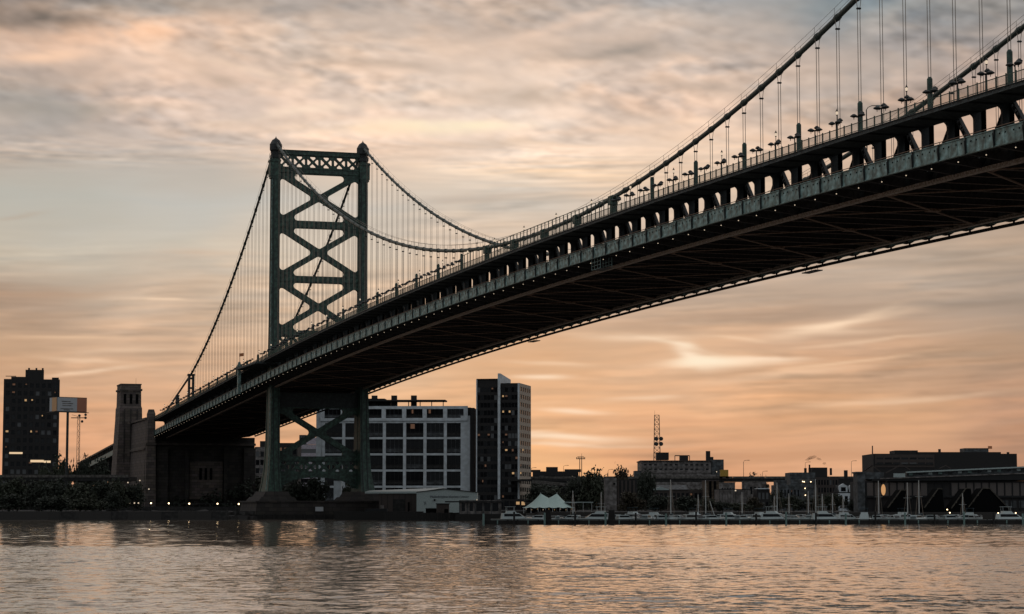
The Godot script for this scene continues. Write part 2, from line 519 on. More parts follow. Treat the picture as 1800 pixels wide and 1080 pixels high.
func water_patch(mesh: ArrayMesh, m: Material, r0: float, r1: float, d0: float, d1: float, step: float) -> void:
	var nx := int((r1 - r0) / step)
	var nz := int((d1 - d0) / step)
	var row := nx + 1
	var hs := PackedFloat32Array()
	hs.resize(row * (nz + 1))
	for j in nz + 1:
		for i in row:
			var r := r0 + i * step
			var d := d0 + j * step
			hs[j * row + i] = wave(r, d, breeze(r, d))
	var pts := PackedVector3Array()
	var ns := PackedVector3Array()
	pts.resize(hs.size())
	ns.resize(hs.size())
	var right := Vector3(cos(YAW), 0, sin(YAW))
	var ahead := Vector3(sin(YAW), 0, -cos(YAW))
	var origin := city(r0, d0)
	for j in nz + 1:
		for i in row:
			var c := j * row + i
			var l := hs[c - 1] if i > 0 else hs[c]
			var rr := hs[c + 1] if i < nx else hs[c]
			var f := hs[c - row] if j > 0 else hs[c]
			var bk := hs[c + row] if j < nz else hs[c]
			pts[c] = origin + right * (i * step) + ahead * (j * step) + Vector3(0, hs[c], 0)
			ns[c] = (Vector3.UP - right * ((rr - l) / (2.0 * step)) - ahead * ((bk - f) / (2.0 * step))).normalized()
	var ids := PackedInt32Array()
	ids.resize(nx * nz * 6)
	var k := 0
	for j in nz:
		for i in nx:
			var a := j * row + i
			ids[k] = a
			ids[k + 1] = a + row + 1
			ids[k + 2] = a + 1
			ids[k + 3] = a
			ids[k + 4] = a + row
			ids[k + 5] = a + row + 1
			k += 6
	var arr := []
	arr.resize(Mesh.ARRAY_MAX)
	arr[Mesh.ARRAY_VERTEX] = pts
	arr[Mesh.ARRAY_NORMAL] = ns
	arr[Mesh.ARRAY_INDEX] = ids
	mesh.add_surface_from_arrays(Mesh.PRIMITIVE_TRIANGLES, arr)
	mesh.surface_set_material(mesh.get_surface_count() - 1, m)


func make_water() -> void:
	swell = FastNoiseLite.new()
	swell.seed = 4
	swell.noise_type = FastNoiseLite.TYPE_SIMPLEX_SMOOTH
	swell.frequency = 1.0
	swell.fractal_type = FastNoiseLite.FRACTAL_NONE
	patchy = FastNoiseLite.new()
	patchy.seed = 31
	patchy.frequency = 0.018
	patchy.fractal_octaves = 4
	var nz := FastNoiseLite.new()
	nz.noise_type = FastNoiseLite.TYPE_SIMPLEX_SMOOTH
	nz.seed = 77
	nz.frequency = 0.03
	nz.fractal_octaves = 4
	var t := NoiseTexture2D.new()
	t.width = 1024
	t.height = 1024
	t.seamless = true
	t.as_normal_map = true
	t.bump_strength = 8.0
	t.noise = nz
	var ms := []
	for k in 2:
		var m := mat(["basin_water", "ruffled_water"][k], 0.17, 0.138, 0.108, [0.03, 0.03][k])
		m.metallic_specular = 0.85
		m.normal_enabled = true
		m.normal_texture = t
		m.normal_scale = [0.06, 0.1][k]
		m.uv1_triplanar = true
		m.uv1_world_triplanar = true
		m.uv1_scale = Vector3.ONE * 0.07
		ms.append(m)
	var mesh := ArrayMesh.new()
	water_patch(mesh, ms[1], -62, 62, 54, 216, 0.22)
	water_patch(mesh, ms[0], -170, 170, 216, 676.5, 0.75)
	struct("river_water", mesh)
	var s := Shape.new()
	s.quad(city(-6000, -3000, -0.4), city(6000, -3000, -0.4), city(6000, 900, -0.4), city(-6000, 900, -0.4), Vector3.UP)
	struct("open_water", s.mesh(ms[0]))


# ---------------------------------------------------------------- the bridge
func deck(u: float) -> float:
	return 47.0 - 5.1 * pow((u - 267.0) / 267.0, 2.0) if u >= 0.0 else 41.9 + 0.0382 * u


func at_panel(i: int) -> float:
	return i * PANEL if i >= 0 else -7.45 + (i + 1) * PANEL


func cable_y(u: float) -> float:
	if u >= 0.0:
		return 55.1 + 59.0 * pow((u - 266.7) / 266.7, 2.0)
	if u > -164.0:
		return 114.1 + 0.532 * u + 0.000956 * u * u
	return maxf(52.6 + (u + 164.0) * 0.176, 38.0)


# x of a line that is v metres out from the near (side 0) or far (side 1) truss; outside is negative
func side_x(side: int, v: float) -> float:
	return v if side == 0 else FAR_SIDE - v


func rounded(tri3: Array, rad: float) -> Array:
	var arcs := []
	for i in 3:
		var p: Vector2 = tri3[i]
		var a: Vector2 = (tri3[(i + 2) % 3] - p).normalized()
		var b: Vector2 = (tri3[(i + 1) % 3] - p).normalized()
		var half := a.angle_to(b) / 2.0
		var dist := absf(rad / tan(half))
		var c := p + (a + b).normalized() * absf(rad / sin(half))
		var s := p + a * dist - c
		var e := p + b * dist - c
		var sweep := s.angle_to(e)
		var arc := []
		for k in 6:
			arc.append(c + s.rotated(sweep * k / 5.0))
		arcs.append(arc)
	return arcs


# a steel plate between x0..x1, y0..y1 with an X left standing between four rounded holes
func x_plate(q: Shape, x0: float, x1: float, y0: float, y1: float, z: float, thick: float, bar: float, edge: float, rad: float) -> void:
	var c := Vector2((x0 + x1) / 2.0, (y0 + y1) / 2.0)
	var corner := [Vector2(x0, y0), Vector2(x1, y0), Vector2(x1, y1), Vector2(x0, y1)]
	for i in 4:
		var outer := [corner[i], corner[(i + 1) % 4], c]
		var lines := []
		for k in 3:
			var a: Vector2 = outer[k]
			var b: Vector2 = outer[(k + 1) % 3]
			var nrm := Vector2(-(b - a).y, (b - a).x).normalized()
			var mid: Vector2 = (outer[0] + outer[1] + outer[2]) / 3.0
			if nrm.dot(mid - a) < 0.0:
				nrm = -nrm
			lines.append([a + nrm * (edge if k == 0 else bar / 2.0), b - a])
		var inner := []
		for k in 3:
			var l0: Array = lines[(k + 2) % 3]
			var l1: Array = lines[k]
			inner.append(Geometry2D.line_intersects_line(l0[0], l0[1], l1[0], l1[1]))
		var arcs := rounded(inner, rad)
		for f in [-1.0, 1.0]:
			var o := Vector3(0, 0, f)
			var zz: float = z + f * thick / 2.0
			for k in 3:
				var p3 := Vector3(outer[k].x, outer[k].y, zz)
				var arc: Array = arcs[k]
				for j in 5:
					q.tri(p3, Vector3(arc[j].x, arc[j].y, zz), Vector3(arc[j + 1].x, arc[j + 1].y, zz), o)
				var n2: Vector2 = outer[(k + 1) % 3]
				var e: Vector2 = arc[5]
				var s2: Vector2 = arcs[(k + 1) % 3][0]
				q.quad(p3, Vector3(n2.x, n2.y, zz), Vector3(s2.x, s2.y, zz), Vector3(e.x, e.y, zz), o)
		var hole := []
		for k in 3:
			hole.append_array(arcs[k])
		var hc := (inner[0] + inner[1] + inner[2]) as Vector2 / 3.0
		for k in hole.size():
			var a2: Vector2 = hole[k]
			var b2: Vector2 = hole[(k + 1) % hole.size()]
			if a2.distance_to(b2) < 0.001:
				continue
			var to := hc - (a2 + b2) / 2.0
			var nn := Vector2(-(b2 - a2).y, (b2 - a2).x).normalized()
			if nn.dot(to) < 0.0:
				nn = -nn
			q.quad(Vector3(a2.x, a2.y, z - thick / 2.0), Vector3(b2.x, b2.y, z - thick / 2.0), Vector3(b2.x, b2.y, z + thick / 2.0), Vector3(a2.x, a2.y, z + thick / 2.0), Vector3(nn.x, nn.y, 0))


func ring(x0: float, x1: float, half: float, y: float) -> Array:
	return [Vector3(x0, y, -half), Vector3(x1, y, -half), Vector3(x1, y, half), Vector3(x0, y, half)]


func make_tower(bridge: Node3D) -> void:
	var tower := holder(bridge, "tower")
	for side in 2:
		var s := -1.0 if side == 0 else 1.0
		var cx := FAR_SIDE * side
		# height, inner half width, outer half width, half length along the bridge
		var levels := [[7.6, 1.5, 3.0, 7.6], [10.5, 1.4, 2.5, 6.3], [15.0, 1.3, 1.95, 5.2], [22.0, 1.25, 1.6, 4.5], [38.0, 1.2, 1.35, 3.7], [60.0, 1.15, 1.25, 2.2], [103.0, 1.1, 1.15, 1.45], [109.6, 1.1, 1.15, 1.35]]
		var q := Shape.new()
		for k in levels.size() - 1:
			var a: Array = levels[k]
			var b: Array = levels[k + 1]
			var lo := ring(cx - (a[2] if side == 0 else a[1]), cx + (a[1] if side == 0 else a[2]), a[3], a[0])
			var hi := ring(cx - (b[2] if side == 0 else b[1]), cx + (b[1] if side == 0 else b[2]), b[3], b[0])
			q.hexa(lo + hi)
		part(tower, "leg", q.mesh(M.steel))
		# ribs that run up the outer face and down the river face
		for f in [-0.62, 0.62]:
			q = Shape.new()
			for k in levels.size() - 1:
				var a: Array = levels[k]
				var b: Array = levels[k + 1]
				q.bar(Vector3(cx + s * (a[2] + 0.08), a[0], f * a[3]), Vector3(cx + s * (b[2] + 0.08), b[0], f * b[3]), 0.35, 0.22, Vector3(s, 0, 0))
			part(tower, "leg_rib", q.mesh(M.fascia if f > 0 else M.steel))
		q = Shape.new()
		for k in levels.size() - 1:
			var a: Array = levels[k]
			var b: Array = levels[k + 1]
			for e in [-0.75, 0.75]:
				q.bar(Vector3(cx + e, a[0], a[3] + 0.05), Vector3(cx + e, b[0], b[3] + 0.05), 0.22, 0.14, Vector3(0, 0, 1))
		part(tower, "leg_angle", q.mesh(M.steel_dark))
		# stepped collar below the saddle and the domed saddle house
		q = Shape.new()
		q.box(Vector3(cx + s * 0.35, 106.3, 0), Vector3(3.1, 5.2, 3.3))
		q.box(Vector3(cx + s * 0.35, 108.4, 0), Vector3(3.4, 0.5, 3.6))
		q.box(Vector3(cx + s * 0.3, 103.4, 0), Vector3(2.8, 0.7, 3.1))
		part(tower, "collar", q.mesh(M.steel))
		q = Shape.new()
		q.box(Vector3(cx, 109.9, 0), Vector3(2.9, 0.9, 3.2))
		q.lathe(Vector3(cx, 110.3, 0), [[0.0, 1.5], [0.9, 1.55], [1.5, 1.9], [3.3, 1.9], [3.5, 1.75], [4.6, 1.15], [5.0, 0.55], [5.3, 0.2], [5.9, 0.0]], 6)
		part(tower, "saddle_house", q.mesh(M.steel_dark))
		q = Shape.new()
		for e in [Vector3(1.6, 0, 1.6), Vector3(-1.6, 0, 1.6), Vector3(1.6, 0, -1.6), Vector3(-1.6, 0, -1.6)]:
			q.tube(Vector3(cx, 109.6, 0) + e, Vector3(cx, 111.0, 0) + e, 0.04, 0.04, 4)
		for e in [[Vector3(1.6, 0, 1.6), Vector3(-1.6, 0, 1.6)], [Vector3(1.6, 0, 1.6), Vector3(1.6, 0, -1.6)], [Vector3(-1.6, 0, 1.6), Vector3(-1.6, 0, -1.6)]]:
			for y in [110.4, 111.0]:
				q.tube(Vector3(cx, y, 0) + e[0], Vector3(cx, y, 0) + e[1], 0.035, 0.035, 4)
		part(tower, "guard_rail", q.mesh(M.steel_dark))
	var xa := 1.05
	var xb := FAR_SIDE - 1.05
	# open portal at the top: two chords with six small crosses between
	for y in [[110.55, 112.0], [105.0, 106.55]]:
		var q := Shape.new()
		q.box(Vector3(FAR_SIDE / 2, (y[0] + y[1]) / 2.0, 0), Vector3(xb - xa, y[1] - y[0], 1.9))
		q.box(Vector3(FAR_SIDE / 2, y[1] - 0.12, 0), Vector3(xb - xa, 0.2, 2.3))
		part(tower, "portal_chord", q.mesh(M.steel))
	var w := (xb - xa) / 6.0
	for k in 6:
		var q := Shape.new()
		x_plate(q, xa + w * k, xa + w * (k + 1), 106.55, 110.55, 0.0, 1.1, 0.62, 0.3, 0.28)
		part(tower, "portal_cross", q.mesh(M.steel))
	# three tall bays of cross bracing above the roadway and one below
	for y in [[90.1, 105.0], [73.2, 88.4], [56.6, 71.7], [18.5, 33.6]]:
		var q := Shape.new()
		x_plate(q, xa, xb, y[0], y[1], 0.0, 1.3, 1.75, 0.32, 0.95)
		part(tower, "cross_brace", q.mesh(M.steel))
	for y in [[88.4, 90.1], [71.7, 73.2], [55.2, 56.6]]:
		var q := Shape.new()
		q.box(Vector3(FAR_SIDE / 2, (y[0] + y[1]) / 2.0, 0), Vector3(xb - xa, y[1] - y[0], 1.7))
		part(tower, "strut", q.mesh(M.steel))
	for k in 6:
		var q := Shape.new()
		x_plate(q, xa + w * k, xa + w * (k + 1), 50.8, 55.2, 0.0, 1.1, 0.62, 0.35, 0.28)
		part(tower, "portal_cross", q.mesh(M.steel))
	var q3 := Shape.new()
	q3.box(Vector3(FAR_SIDE / 2, 50.1, 0), Vector3(xb - xa, 1.4, 1.8))
	part(tower, "portal_chord", q3.mesh(M.steel))
	q3 = Shape.new()
	q3.box(Vector3(FAR_SIDE / 2, 35.8, 0), Vector3(xb - xa, 4.4, 2.4))
	part(tower, "deck_girder", q3.mesh(M.steel_dark))
	# low portal above the piers: top chord, small crosses, arched apron
	q3 = Shape.new()
	q3.box(Vector3(FAR_SIDE / 2, 18.0, 0), Vector3(xb - xa, 1.0, 1.8))
	part(tower, "portal_chord", q3.mesh(M.steel))
	for k in 6:
		var q := Shape.new()
		x_plate(q, xa + w * k, xa + w * (k + 1), 13.9, 17.5, 0.0, 1.0, 0.8, 0.35, 0.25)
		part(tower, "portal_cross", q.mesh(M.steel))
	var poly := PackedVector2Array([Vector2(xa, 13.9), Vector2(xa, 9.2), Vector2(xa + 1.2, 9.2)])
	for k in 13:
		var a := PI - PI * k / 12.0
		poly.append(Vector2(FAR_SIDE / 2 + cos(a) * 10.6, 9.2 + sin(a) * 3.3))
	poly.append_array(PackedVector2Array([Vector2(xb - 1.2, 9.2), Vector2(xb, 9.2), Vector2(xb, 13.9)]))
	q3 = Shape.new()
	q3.prism(poly, Transform3D(), 1.2)
	part(tower, "arched_apron", q3.mesh(M.steel))


func make_cable(bridge: Node3D, side: int) -> void:
	var x := side_x(side, 0.0)
	var pts := []
	var u := -228.0
	while u < 534.0:
		pts.append(Vector3(x, cable_y(u), u))
		u += 4.0
	for k in pts.size():
		if absf(pts[k].z) < 2.1:
			pts[k].z = 0.0
			pts[k].y = 113.8
	var q := Shape.new()
	q.path(pts, 0.37, 10)
	var cable := part(bridge, "main_cable", q.mesh(M.cable))
	# hand lines above the cable on thin stanchions
	q = Shape.new()
	for e in [-0.42, 0.42]:
		var line := []
		for p in pts:
			if absf(p.z) > 3.0:
				line.append(p + Vector3(e, 1.25, 0))
		q.path(line, 0.03, 4)
	part(cable, "hand_line", q.mesh(M.rope))
	for i in range(FIRST + 8, LAST):
		var z := at_panel(i)
		if absf(z) < 5.0 or z < -160.0:
			continue
		var a := Vector3(x, cable_y(z - 0.55), z - 0.55)
		var b := Vector3(x, cable_y(z + 0.55), z + 0.55)
		q = Shape.new()
		q.tube(a, b, 0.44, 0.44, 10)
		q.tube(a.lerp(b, 0.35), a.lerp(b, 0.65), 0.49, 0.49, 10)
		for e in [-0.42, 0.42]:
			q.tube(Vector3(x + e, cable_y(z), z), Vector3(x + e, cable_y(z) + 1.25, z), 0.025, 0.025, 4)
		part(cable, "cable_band", q.mesh(M.cable))


func make_suspenders(bridge: Node3D, side: int) -> void:
	var x := side_x(side, 0.0)
	for i in range(FIRST + 9, LAST):
		var z := at_panel(i)
		if absf(z) < 5.0 or z < -158.0:
			continue
		var top := cable_y(z)
		var base := deck(z) + 4.5
		var q := Shape.new()
		var third := (i % 3 == 0) if i >= 0 else ((i + 1) % 3 == 0)
		if top - base < 6.3:
			# near midspan the cable stands on short brackets or thin rods
			if third and top - base > 3.2:
				q.hexa(ring(x - 0.55, x + 0.55, 0.4, base) + ring(x - 0.42, x + 0.42, 0.35, top - 1.2))
				for p in range(q.v.size()):
					q.v[p].z += z
				q.box(Vector3(x, top - 0.5, z), Vector3(1.35, 1.5, 1.3))
				part(bridge, "cable_bracket", q.mesh(M.steel))
			else:
				for e in [-0.18, 0.18]:
					q.tube(Vector3(x + e, base, z), Vector3(x + e, top, z), 0.045, 0.045, 5)
				part(bridge, "suspender", q.mesh(M.rope))
			continue
		var low := base + (5.8 if third else 0.0)
		for e in [-0.18, 0.18]:
			for f in [0.0]:
				q.tube(Vector3(x + e, low, z + f), Vector3(x + e, top - 1.5, z + f), 0.045, 0.045, 5, false)
				q.tube(Vector3(x + e, top - 1.5, z + f), Vector3(x + e * 2.1, top - 0.1, z + f), 0.042, 0.042, 5, false)
		var rope := part(bridge, "suspender", q.mesh(M.rope))
		q = Shape.new()
		q.box(Vector3(x, top - 1.55, z), Vector3(0.56, 0.2, 0.34))
		part(rope, "spreader_clamp", q.mesh(M.steel_dark))
		if third:
			q = Shape.new()
			q.lathe(Vector3(x, base - 0.2, z), [[0.0, 0.42], [0.5, 0.42], [0.55, 0.34], [5.8, 0.34], [6.05, 0.2], [6.1, 0.0]], 10)
			part(rope, "rope_sleeve", q.mesh(M.steel))
	# tall bent post that turns the cable down to the anchorage, and a short one behind it
	var q2 := Shape.new()
	for e in [-0.75, 0.75]:
		q2.box(Vector3(x + e, 45.6, -162.8), Vector3(0.7, 14.2, 1.7))
	for y in [40.4, 44.0, 47.6, 51.2]:
		q2.box(Vector3(x, y, -162.8), Vector3(0.8, 0.7, 1.5))
	q2.box(Vector3(x, 52.5, -162.8), Vector3(2.6, 0.7, 2.2))
	part(bridge, "cable_bent", q2.mesh(M.steel_dark))
	q2 = Shape.new()
	q2.box(Vector3(x, 42.8, -196.5), Vector3(1.4, 7.6, 1.2))
	part(bridge, "cable_bent", q2.mesh(M.steel_dark))


func make_fascia(bridge: Node3D, side: int) -> void:
	var girder := holder(bridge, "fascia_girder")
	var x := side_x(side, -5.6)
	var out := -1.0 if side == 0 else 1.0
	for i in range(FIRST, LAST):
		var a := at_panel(i)
		var b := at_panel(i + 1)
		var da := deck(a)
		var db := deck(b)
		var q := Shape.new()
		q.hexa([Vector3(x - 0.07, da - 1.75, a), Vector3(x + 0.07, da - 1.75, a), Vector3(x + 0.07, db - 1.75, b), Vector3(x - 0.07, db - 1.75, b), Vector3(x - 0.07, da, a), Vector3(x + 0.07, da, a), Vector3(x + 0.07, db, b), Vector3(x - 0.07, db, b)])
		# seams: two thin upright laps
		for f in [0.33, 0.67]:
			q.box(Vector3(x + out * 0.085, lerpf(da, db, f) - 0.875, lerpf(a, b, f)), Vector3(0.03, 1.6, 0.1))
		var mesh := q.mesh(M.fascia)
		q = Shape.new()
		for f in [0.17, 0.36, 0.64, 0.83]:
			q.box(Vector3(x + out * 0.09, lerpf(da, db, f) - 0.5, lerpf(a, b, f)), Vector3(0.06, 0.17, 0.22))
		part(girder, "girder_plate", q.surface(mesh, M.black_sheet))
		q = Shape.new()
		q.box(Vector3(x + out * 0.16, da - 0.87, a), Vector3(0.2, 1.9, 0.16))
		q.bar(Vector3(x + out * 0.3, da - 0.3, a - 0.1), Vector3(x + out * 0.3, da - 1.9, a + 0.12), 0.07, 0.07)
		part(girder, "stiffener", q.mesh(M.steel_dark))
		q = Shape.new()
		q.bar(Vector3(x, da + 0.05, a), Vector3(x, db + 0.05, b), 0.42, 0.09)
		q.bar(Vector3(x, da - 1.8, a), Vector3(x, db - 1.8, b), 0.4, 0.09)
		part(girder, "flange", q.mesh(M.fascia))
		q = Shape.new()
		q.tube(Vector3(x, da + 0.34, a), Vector3(x, db + 0.34, b), 0.055, 0.055, 5, false)
		q.tube(Vector3(x, da + 0.05, a), Vector3(x, da + 0.34, a), 0.04, 0.04, 4)
		part(girder, "conduit", q.mesh(M.brace_rust))


func make_walkway(bridge: Node3D, side: int) -> void:
	var walk := holder(bridge, "walkway")
	var rest := Shape.new()   # the posts past the nearest ones, too thin to pick apart
	var x0 := side_x(side, -5.55)
	var x1 := side_x(side, -0.45)
	var xr := side_x(side, -5.35)
	for i in range(FIRST, LAST):
		var a := at_panel(i)
		var b := at_panel(i + 1)
		var q := Shape.new()
		q.bar(Vector3((x0 + x1) / 2, deck(a) + 4.34, a), Vector3((x0 + x1) / 2, deck(b) + 4.34, b), absf(x1 - x0), 0.4)
		q.bar(Vector3(x0, deck(a) + 4.52, a), Vector3(x0, deck(b) + 4.52, b), 0.34, 0.1)
		q.bar(Vector3(x0, deck(a) + 4.06, a), Vector3(x0, deck(b) + 4.06, b), 0.3, 0.1)
		part(walk, "walkway_slab", q.mesh(M.slab))
		# railing: three posts to a panel, pickets between two rails, a gap below
		var tall := 2.9 if i >= 36 and i < 51 and side == 0 else 1.35
		q = Shape.new()
		for y in [0.22, 1.2]:
			q.bar(Vector3(xr, deck(a) + 4.57 + y, a), Vector3(xr, deck(b) + 4.57 + y, b), 0.07, 0.09)
		if tall > 2.0:
			q.bar(Vector3(xr, deck(a) + 4.57 + tall, a), Vector3(xr, deck(b) + 4.57 + tall, b), 0.08, 0.1)
		for k in 36:
			var f := (k + 0.5) / 36.0
			var y := deck(lerpf(a, b, f)) + 4.57
			q.box(Vector3(xr, y + 0.71, lerpf(a, b, f)), Vector3(0.02, 0.94, 0.022))
		part(walk, "railing_panel", q.mesh(M.steel))
		for k in 3:
			var u := lerpf(a, b, k / 3.0)
			var size := Vector3(0.13, tall + 0.1, 0.13)
			var at := Vector3(xr, deck(u) + 4.55 + tall / 2.0, u)
			if side == 0 and i >= LAST - 95:
				part(walk, "railing_post", boxm(size, M.steel), at)
			else:
				rest.box(at, size)
	var others := part(walk, "small_railing_posts", rest.mesh(M.steel))
	others.set_meta("kind", "stuff")


func make_truss(bridge: Node3D, side: int) -> void:
	var truss := holder(bridge, "stiffening_truss")
	var x := side_x(side, 0.0)
	for i in range(FIRST, LAST):
		var a := at_panel(i)
		var b := at_panel(i + 1)
		var q := Shape.new()
		q.bar(Vector3(x, deck(a) + 5.1, a), Vector3(x, deck(b) + 5.1, b), 0.7, 0.9)
		part(truss, "top_chord", q.mesh(M.steel_dark))
		q = Shape.new()
		q.bar(Vector3(x, deck(a) - 2.55, a), Vector3(x, deck(b) - 2.55, b), 0.62, 0.5)
		q.bar(Vector3(x - 0.4, deck(a) - 2.76, a), Vector3(x - 0.4, deck(b) - 2.76, b), 0.2, 0.08)
		part(truss, "bottom_chord", q.mesh(M.chord))
		q = Shape.new()
		q.box(Vector3(x, deck(a) + 1.15, a), Vector3(0.62, 7.0, 0.42))
		part(truss, "truss_post", q.mesh(M.steel_dark))
		# laced diagonals rise to every odd panel point
		var p := Vector3(x, deck(a) - 2.3, a)
		var r := Vector3(x, deck(b) + 4.8, b)
		if posmod(i, 2) == 1:
			p = Vector3(x, deck(b) - 2.3, b)
			r = Vector3(x, deck(a) + 4.8, a)
		var along := (r - p).normalized()
		var off := along.cross(Vector3.RIGHT).normalized() * 0.27
		q = Shape.new()
		for e in [-1.0, 1.0]:
			q.bar(p + off * e, r + off * e, 0.5, 0.15, off.normalized())
		if side == 0 and a > -20.0:
			var n := 13
			for k in n:
				var s0 := p.lerp(r, (k + 0.15) / n)
				var s1 := p.lerp(r, (k + 1.0) / n)
				var sg := 1.0 if k % 2 else -1.0
				q.bar(s0 + off * sg, s1 - off * sg, 0.05, 0.16)
				q.bar(s1 - off * sg, s1 + off * sg, 0.06, 0.2)
		part(truss, "truss_diagonal", q.mesh(M.steel_dark))


func make_brackets(bridge: Node3D, side: int) -> void:
	var frame := holder(bridge, "outrigger_frames")
	# outline in (distance out from the truss, height above the fascia top)
	var poly := PackedVector2Array([Vector2(-0.35, -0.3), Vector2(1.15, -0.3), Vector2(1.15, 3.2)])
	for k in 9:
		var a := PI - (PI / 2.0) * k / 8.0
		poly.append(Vector2(2.1 + cos(a) * 0.95, 3.2 + sin(a) * 0.75))
	poly.append_array(PackedVector2Array([Vector2(5.4, 3.98), Vector2(5.4, 4.13), Vector2(0.46, 4.13), Vector2(0.46, 4.6), Vector2(-0.35, 4.6)]))
	var under := PackedVector2Array([Vector2(-0.3, -2.35), Vector2(1.2, -2.35), Vector2(5.5, -1.85), Vector2(5.5, -1.3), Vector2(-0.3, -1.3)])
	for i in range(FIRST, LAST):
		var u := at_panel(i)
		var t := Transform3D(Basis(Vector3(-1 if side == 0 else 1, 0, 0), Vector3.UP, Vector3(0, 0, -1 if side == 0 else 1)), Vector3(side_x(side, 0.0), deck(u), u))
		var q := Shape.new()
		q.prism(poly, t, 0.42)
		part(frame, "outrigger_bracket", q.mesh(M.steel_dark))
		q = Shape.new()
		q.prism(under, t, 0.4)
		part(frame, "track_bracket", q.mesh(M.under))
	for i in range(FIRST, LAST):
		var a := at_panel(i)
		var b := at_panel(i + 1)
		var q := Shape.new()
		# ballast-less track: two stringers with rails and ties between them
		for v in [-1.7, -3.4]:
			var xx := side_x(side, v)
			q.bar(Vector3(xx, deck(a) - 1.0, a), Vector3(xx, deck(b) - 1.0, b), 0.3, 0.6)
			q.bar(Vector3(xx, deck(a) - 0.45, a), Vector3(xx, deck(b) - 0.45, b), 0.08, 0.16)
		for k in 9:
			var z := lerpf(a, b, (k + 0.5) / 9.0)
			q.box(Vector3(side_x(side, -2.75), deck(z) - 0.6, z), Vector3(5.2, 0.22, 0.3))
		part(frame, "track_panel", q.mesh(M.under))


func make_floor(bridge: Node3D) -> void:
	var floor_part := holder(bridge, "deck_floor")
	for i in range(FIRST, LAST):
		var a := at_panel(i)
		var b := at_panel(i + 1)
		var q := Shape.new()
		q.bar(Vector3(FAR_SIDE / 2, deck(a) - 0.5, a), Vector3(FAR_SIDE / 2, deck(b) - 0.5, b), 26.3, 0.36)
		part(floor_part, "road_slab", q.mesh(M.asphalt))
		q = Shape.new()
		q.box(Vector3(FAR_SIDE / 2, deck(a) - 1.55, a), Vector3(26.4, 1.7, 0.14))
		part(floor_part, "floor_beam", q.mesh(M.under))
		q = Shape.new()
		q.box(Vector3(FAR_SIDE / 2, deck(a) - 2.44, a), Vector3(26.4, 0.08, 0.4))
		part(floor_part, "beam_flange", q.mesh(M.under_line))
		q = Shape.new()
		for k in 9:
			var x := 2.3 + k * 2.8
			q.bar(Vector3(x, deck(a) - 1.05, a), Vector3(x, deck(b) - 1.05, b), 0.3, 0.7)
		for k in 3:
			var z := lerpf(a, b, (k + 1) / 4.0)
			q.box(Vector3(FAR_SIDE / 2, deck(z) - 1.35, z), Vector3(26.0, 0.1, 0.16))
		part(floor_part, "stringer", q.mesh(M.under))
	# rusty wind bracing under the beams: one long cross to every four panels
	for i in range(FIRST + 3, LAST - 4, 4):
		var a := at_panel(i)
		var b := at_panel(i + 4)
		var y0 := deck(a) - 2.56
		var y1 := deck(b) - 2.56
		var q := Shape.new()
		q.bar(Vector3(0.4, y0, a), Vector3(FAR_SIDE - 0.4, y1, b), 0.42, 0.12)
		q.bar(Vector3(FAR_SIDE - 0.4, y0 - 0.13, a), Vector3(0.4, y1 - 0.13, b), 0.34, 0.12)
		q.box(Vector3(FAR_SIDE / 2, (y0 + y1) / 2.0 - 0.06, (a + b) / 2.0), Vector3(1.8, 0.34, 1.4))
		for e in [0.9, FAR_SIDE - 0.9]:
			q.box(Vector3(e, y0 - 0.02, a), Vector3(1.5, 0.1, 1.7))
		part(floor_part, "wind_brace", q.mesh(M.brace_rust))
	# maintenance rails hung below both edges
	for side in 2:
		var x := side_x(side, -5.9 if side == 1 else -1.1)
		var drop := 2.42 if side == 1 else 3.0
		if side == 0:
			continue
		for i in range(FIRST + 2, LAST):
			var a := at_panel(i)
			var b := at_panel(i + 1)
			var q := Shape.new()
			q.bar(Vector3(x, deck(a) - drop, a), Vector3(x, deck(b) - drop, b), 0.4, 0.42)
			q.bar(Vector3(x, deck(a) - 1.7, a), Vector3(x, deck(a) - drop, a), 0.24, 0.24)
			var t := Transform3D(Basis(Vector3(0, 0, 1), Vector3.UP, Vector3(-1, 0, 0)), Vector3(x - 0.2, deck(a), a))
			q.prism(PackedVector2Array([Vector2(-2.2, -1.8), Vector2(-0.8, -2.05), Vector2(0.8, -2.05), Vector2(2.2, -1.8)]), t, 0.2)
			part(floor_part, "hanger_rail", q.mesh(M.under))


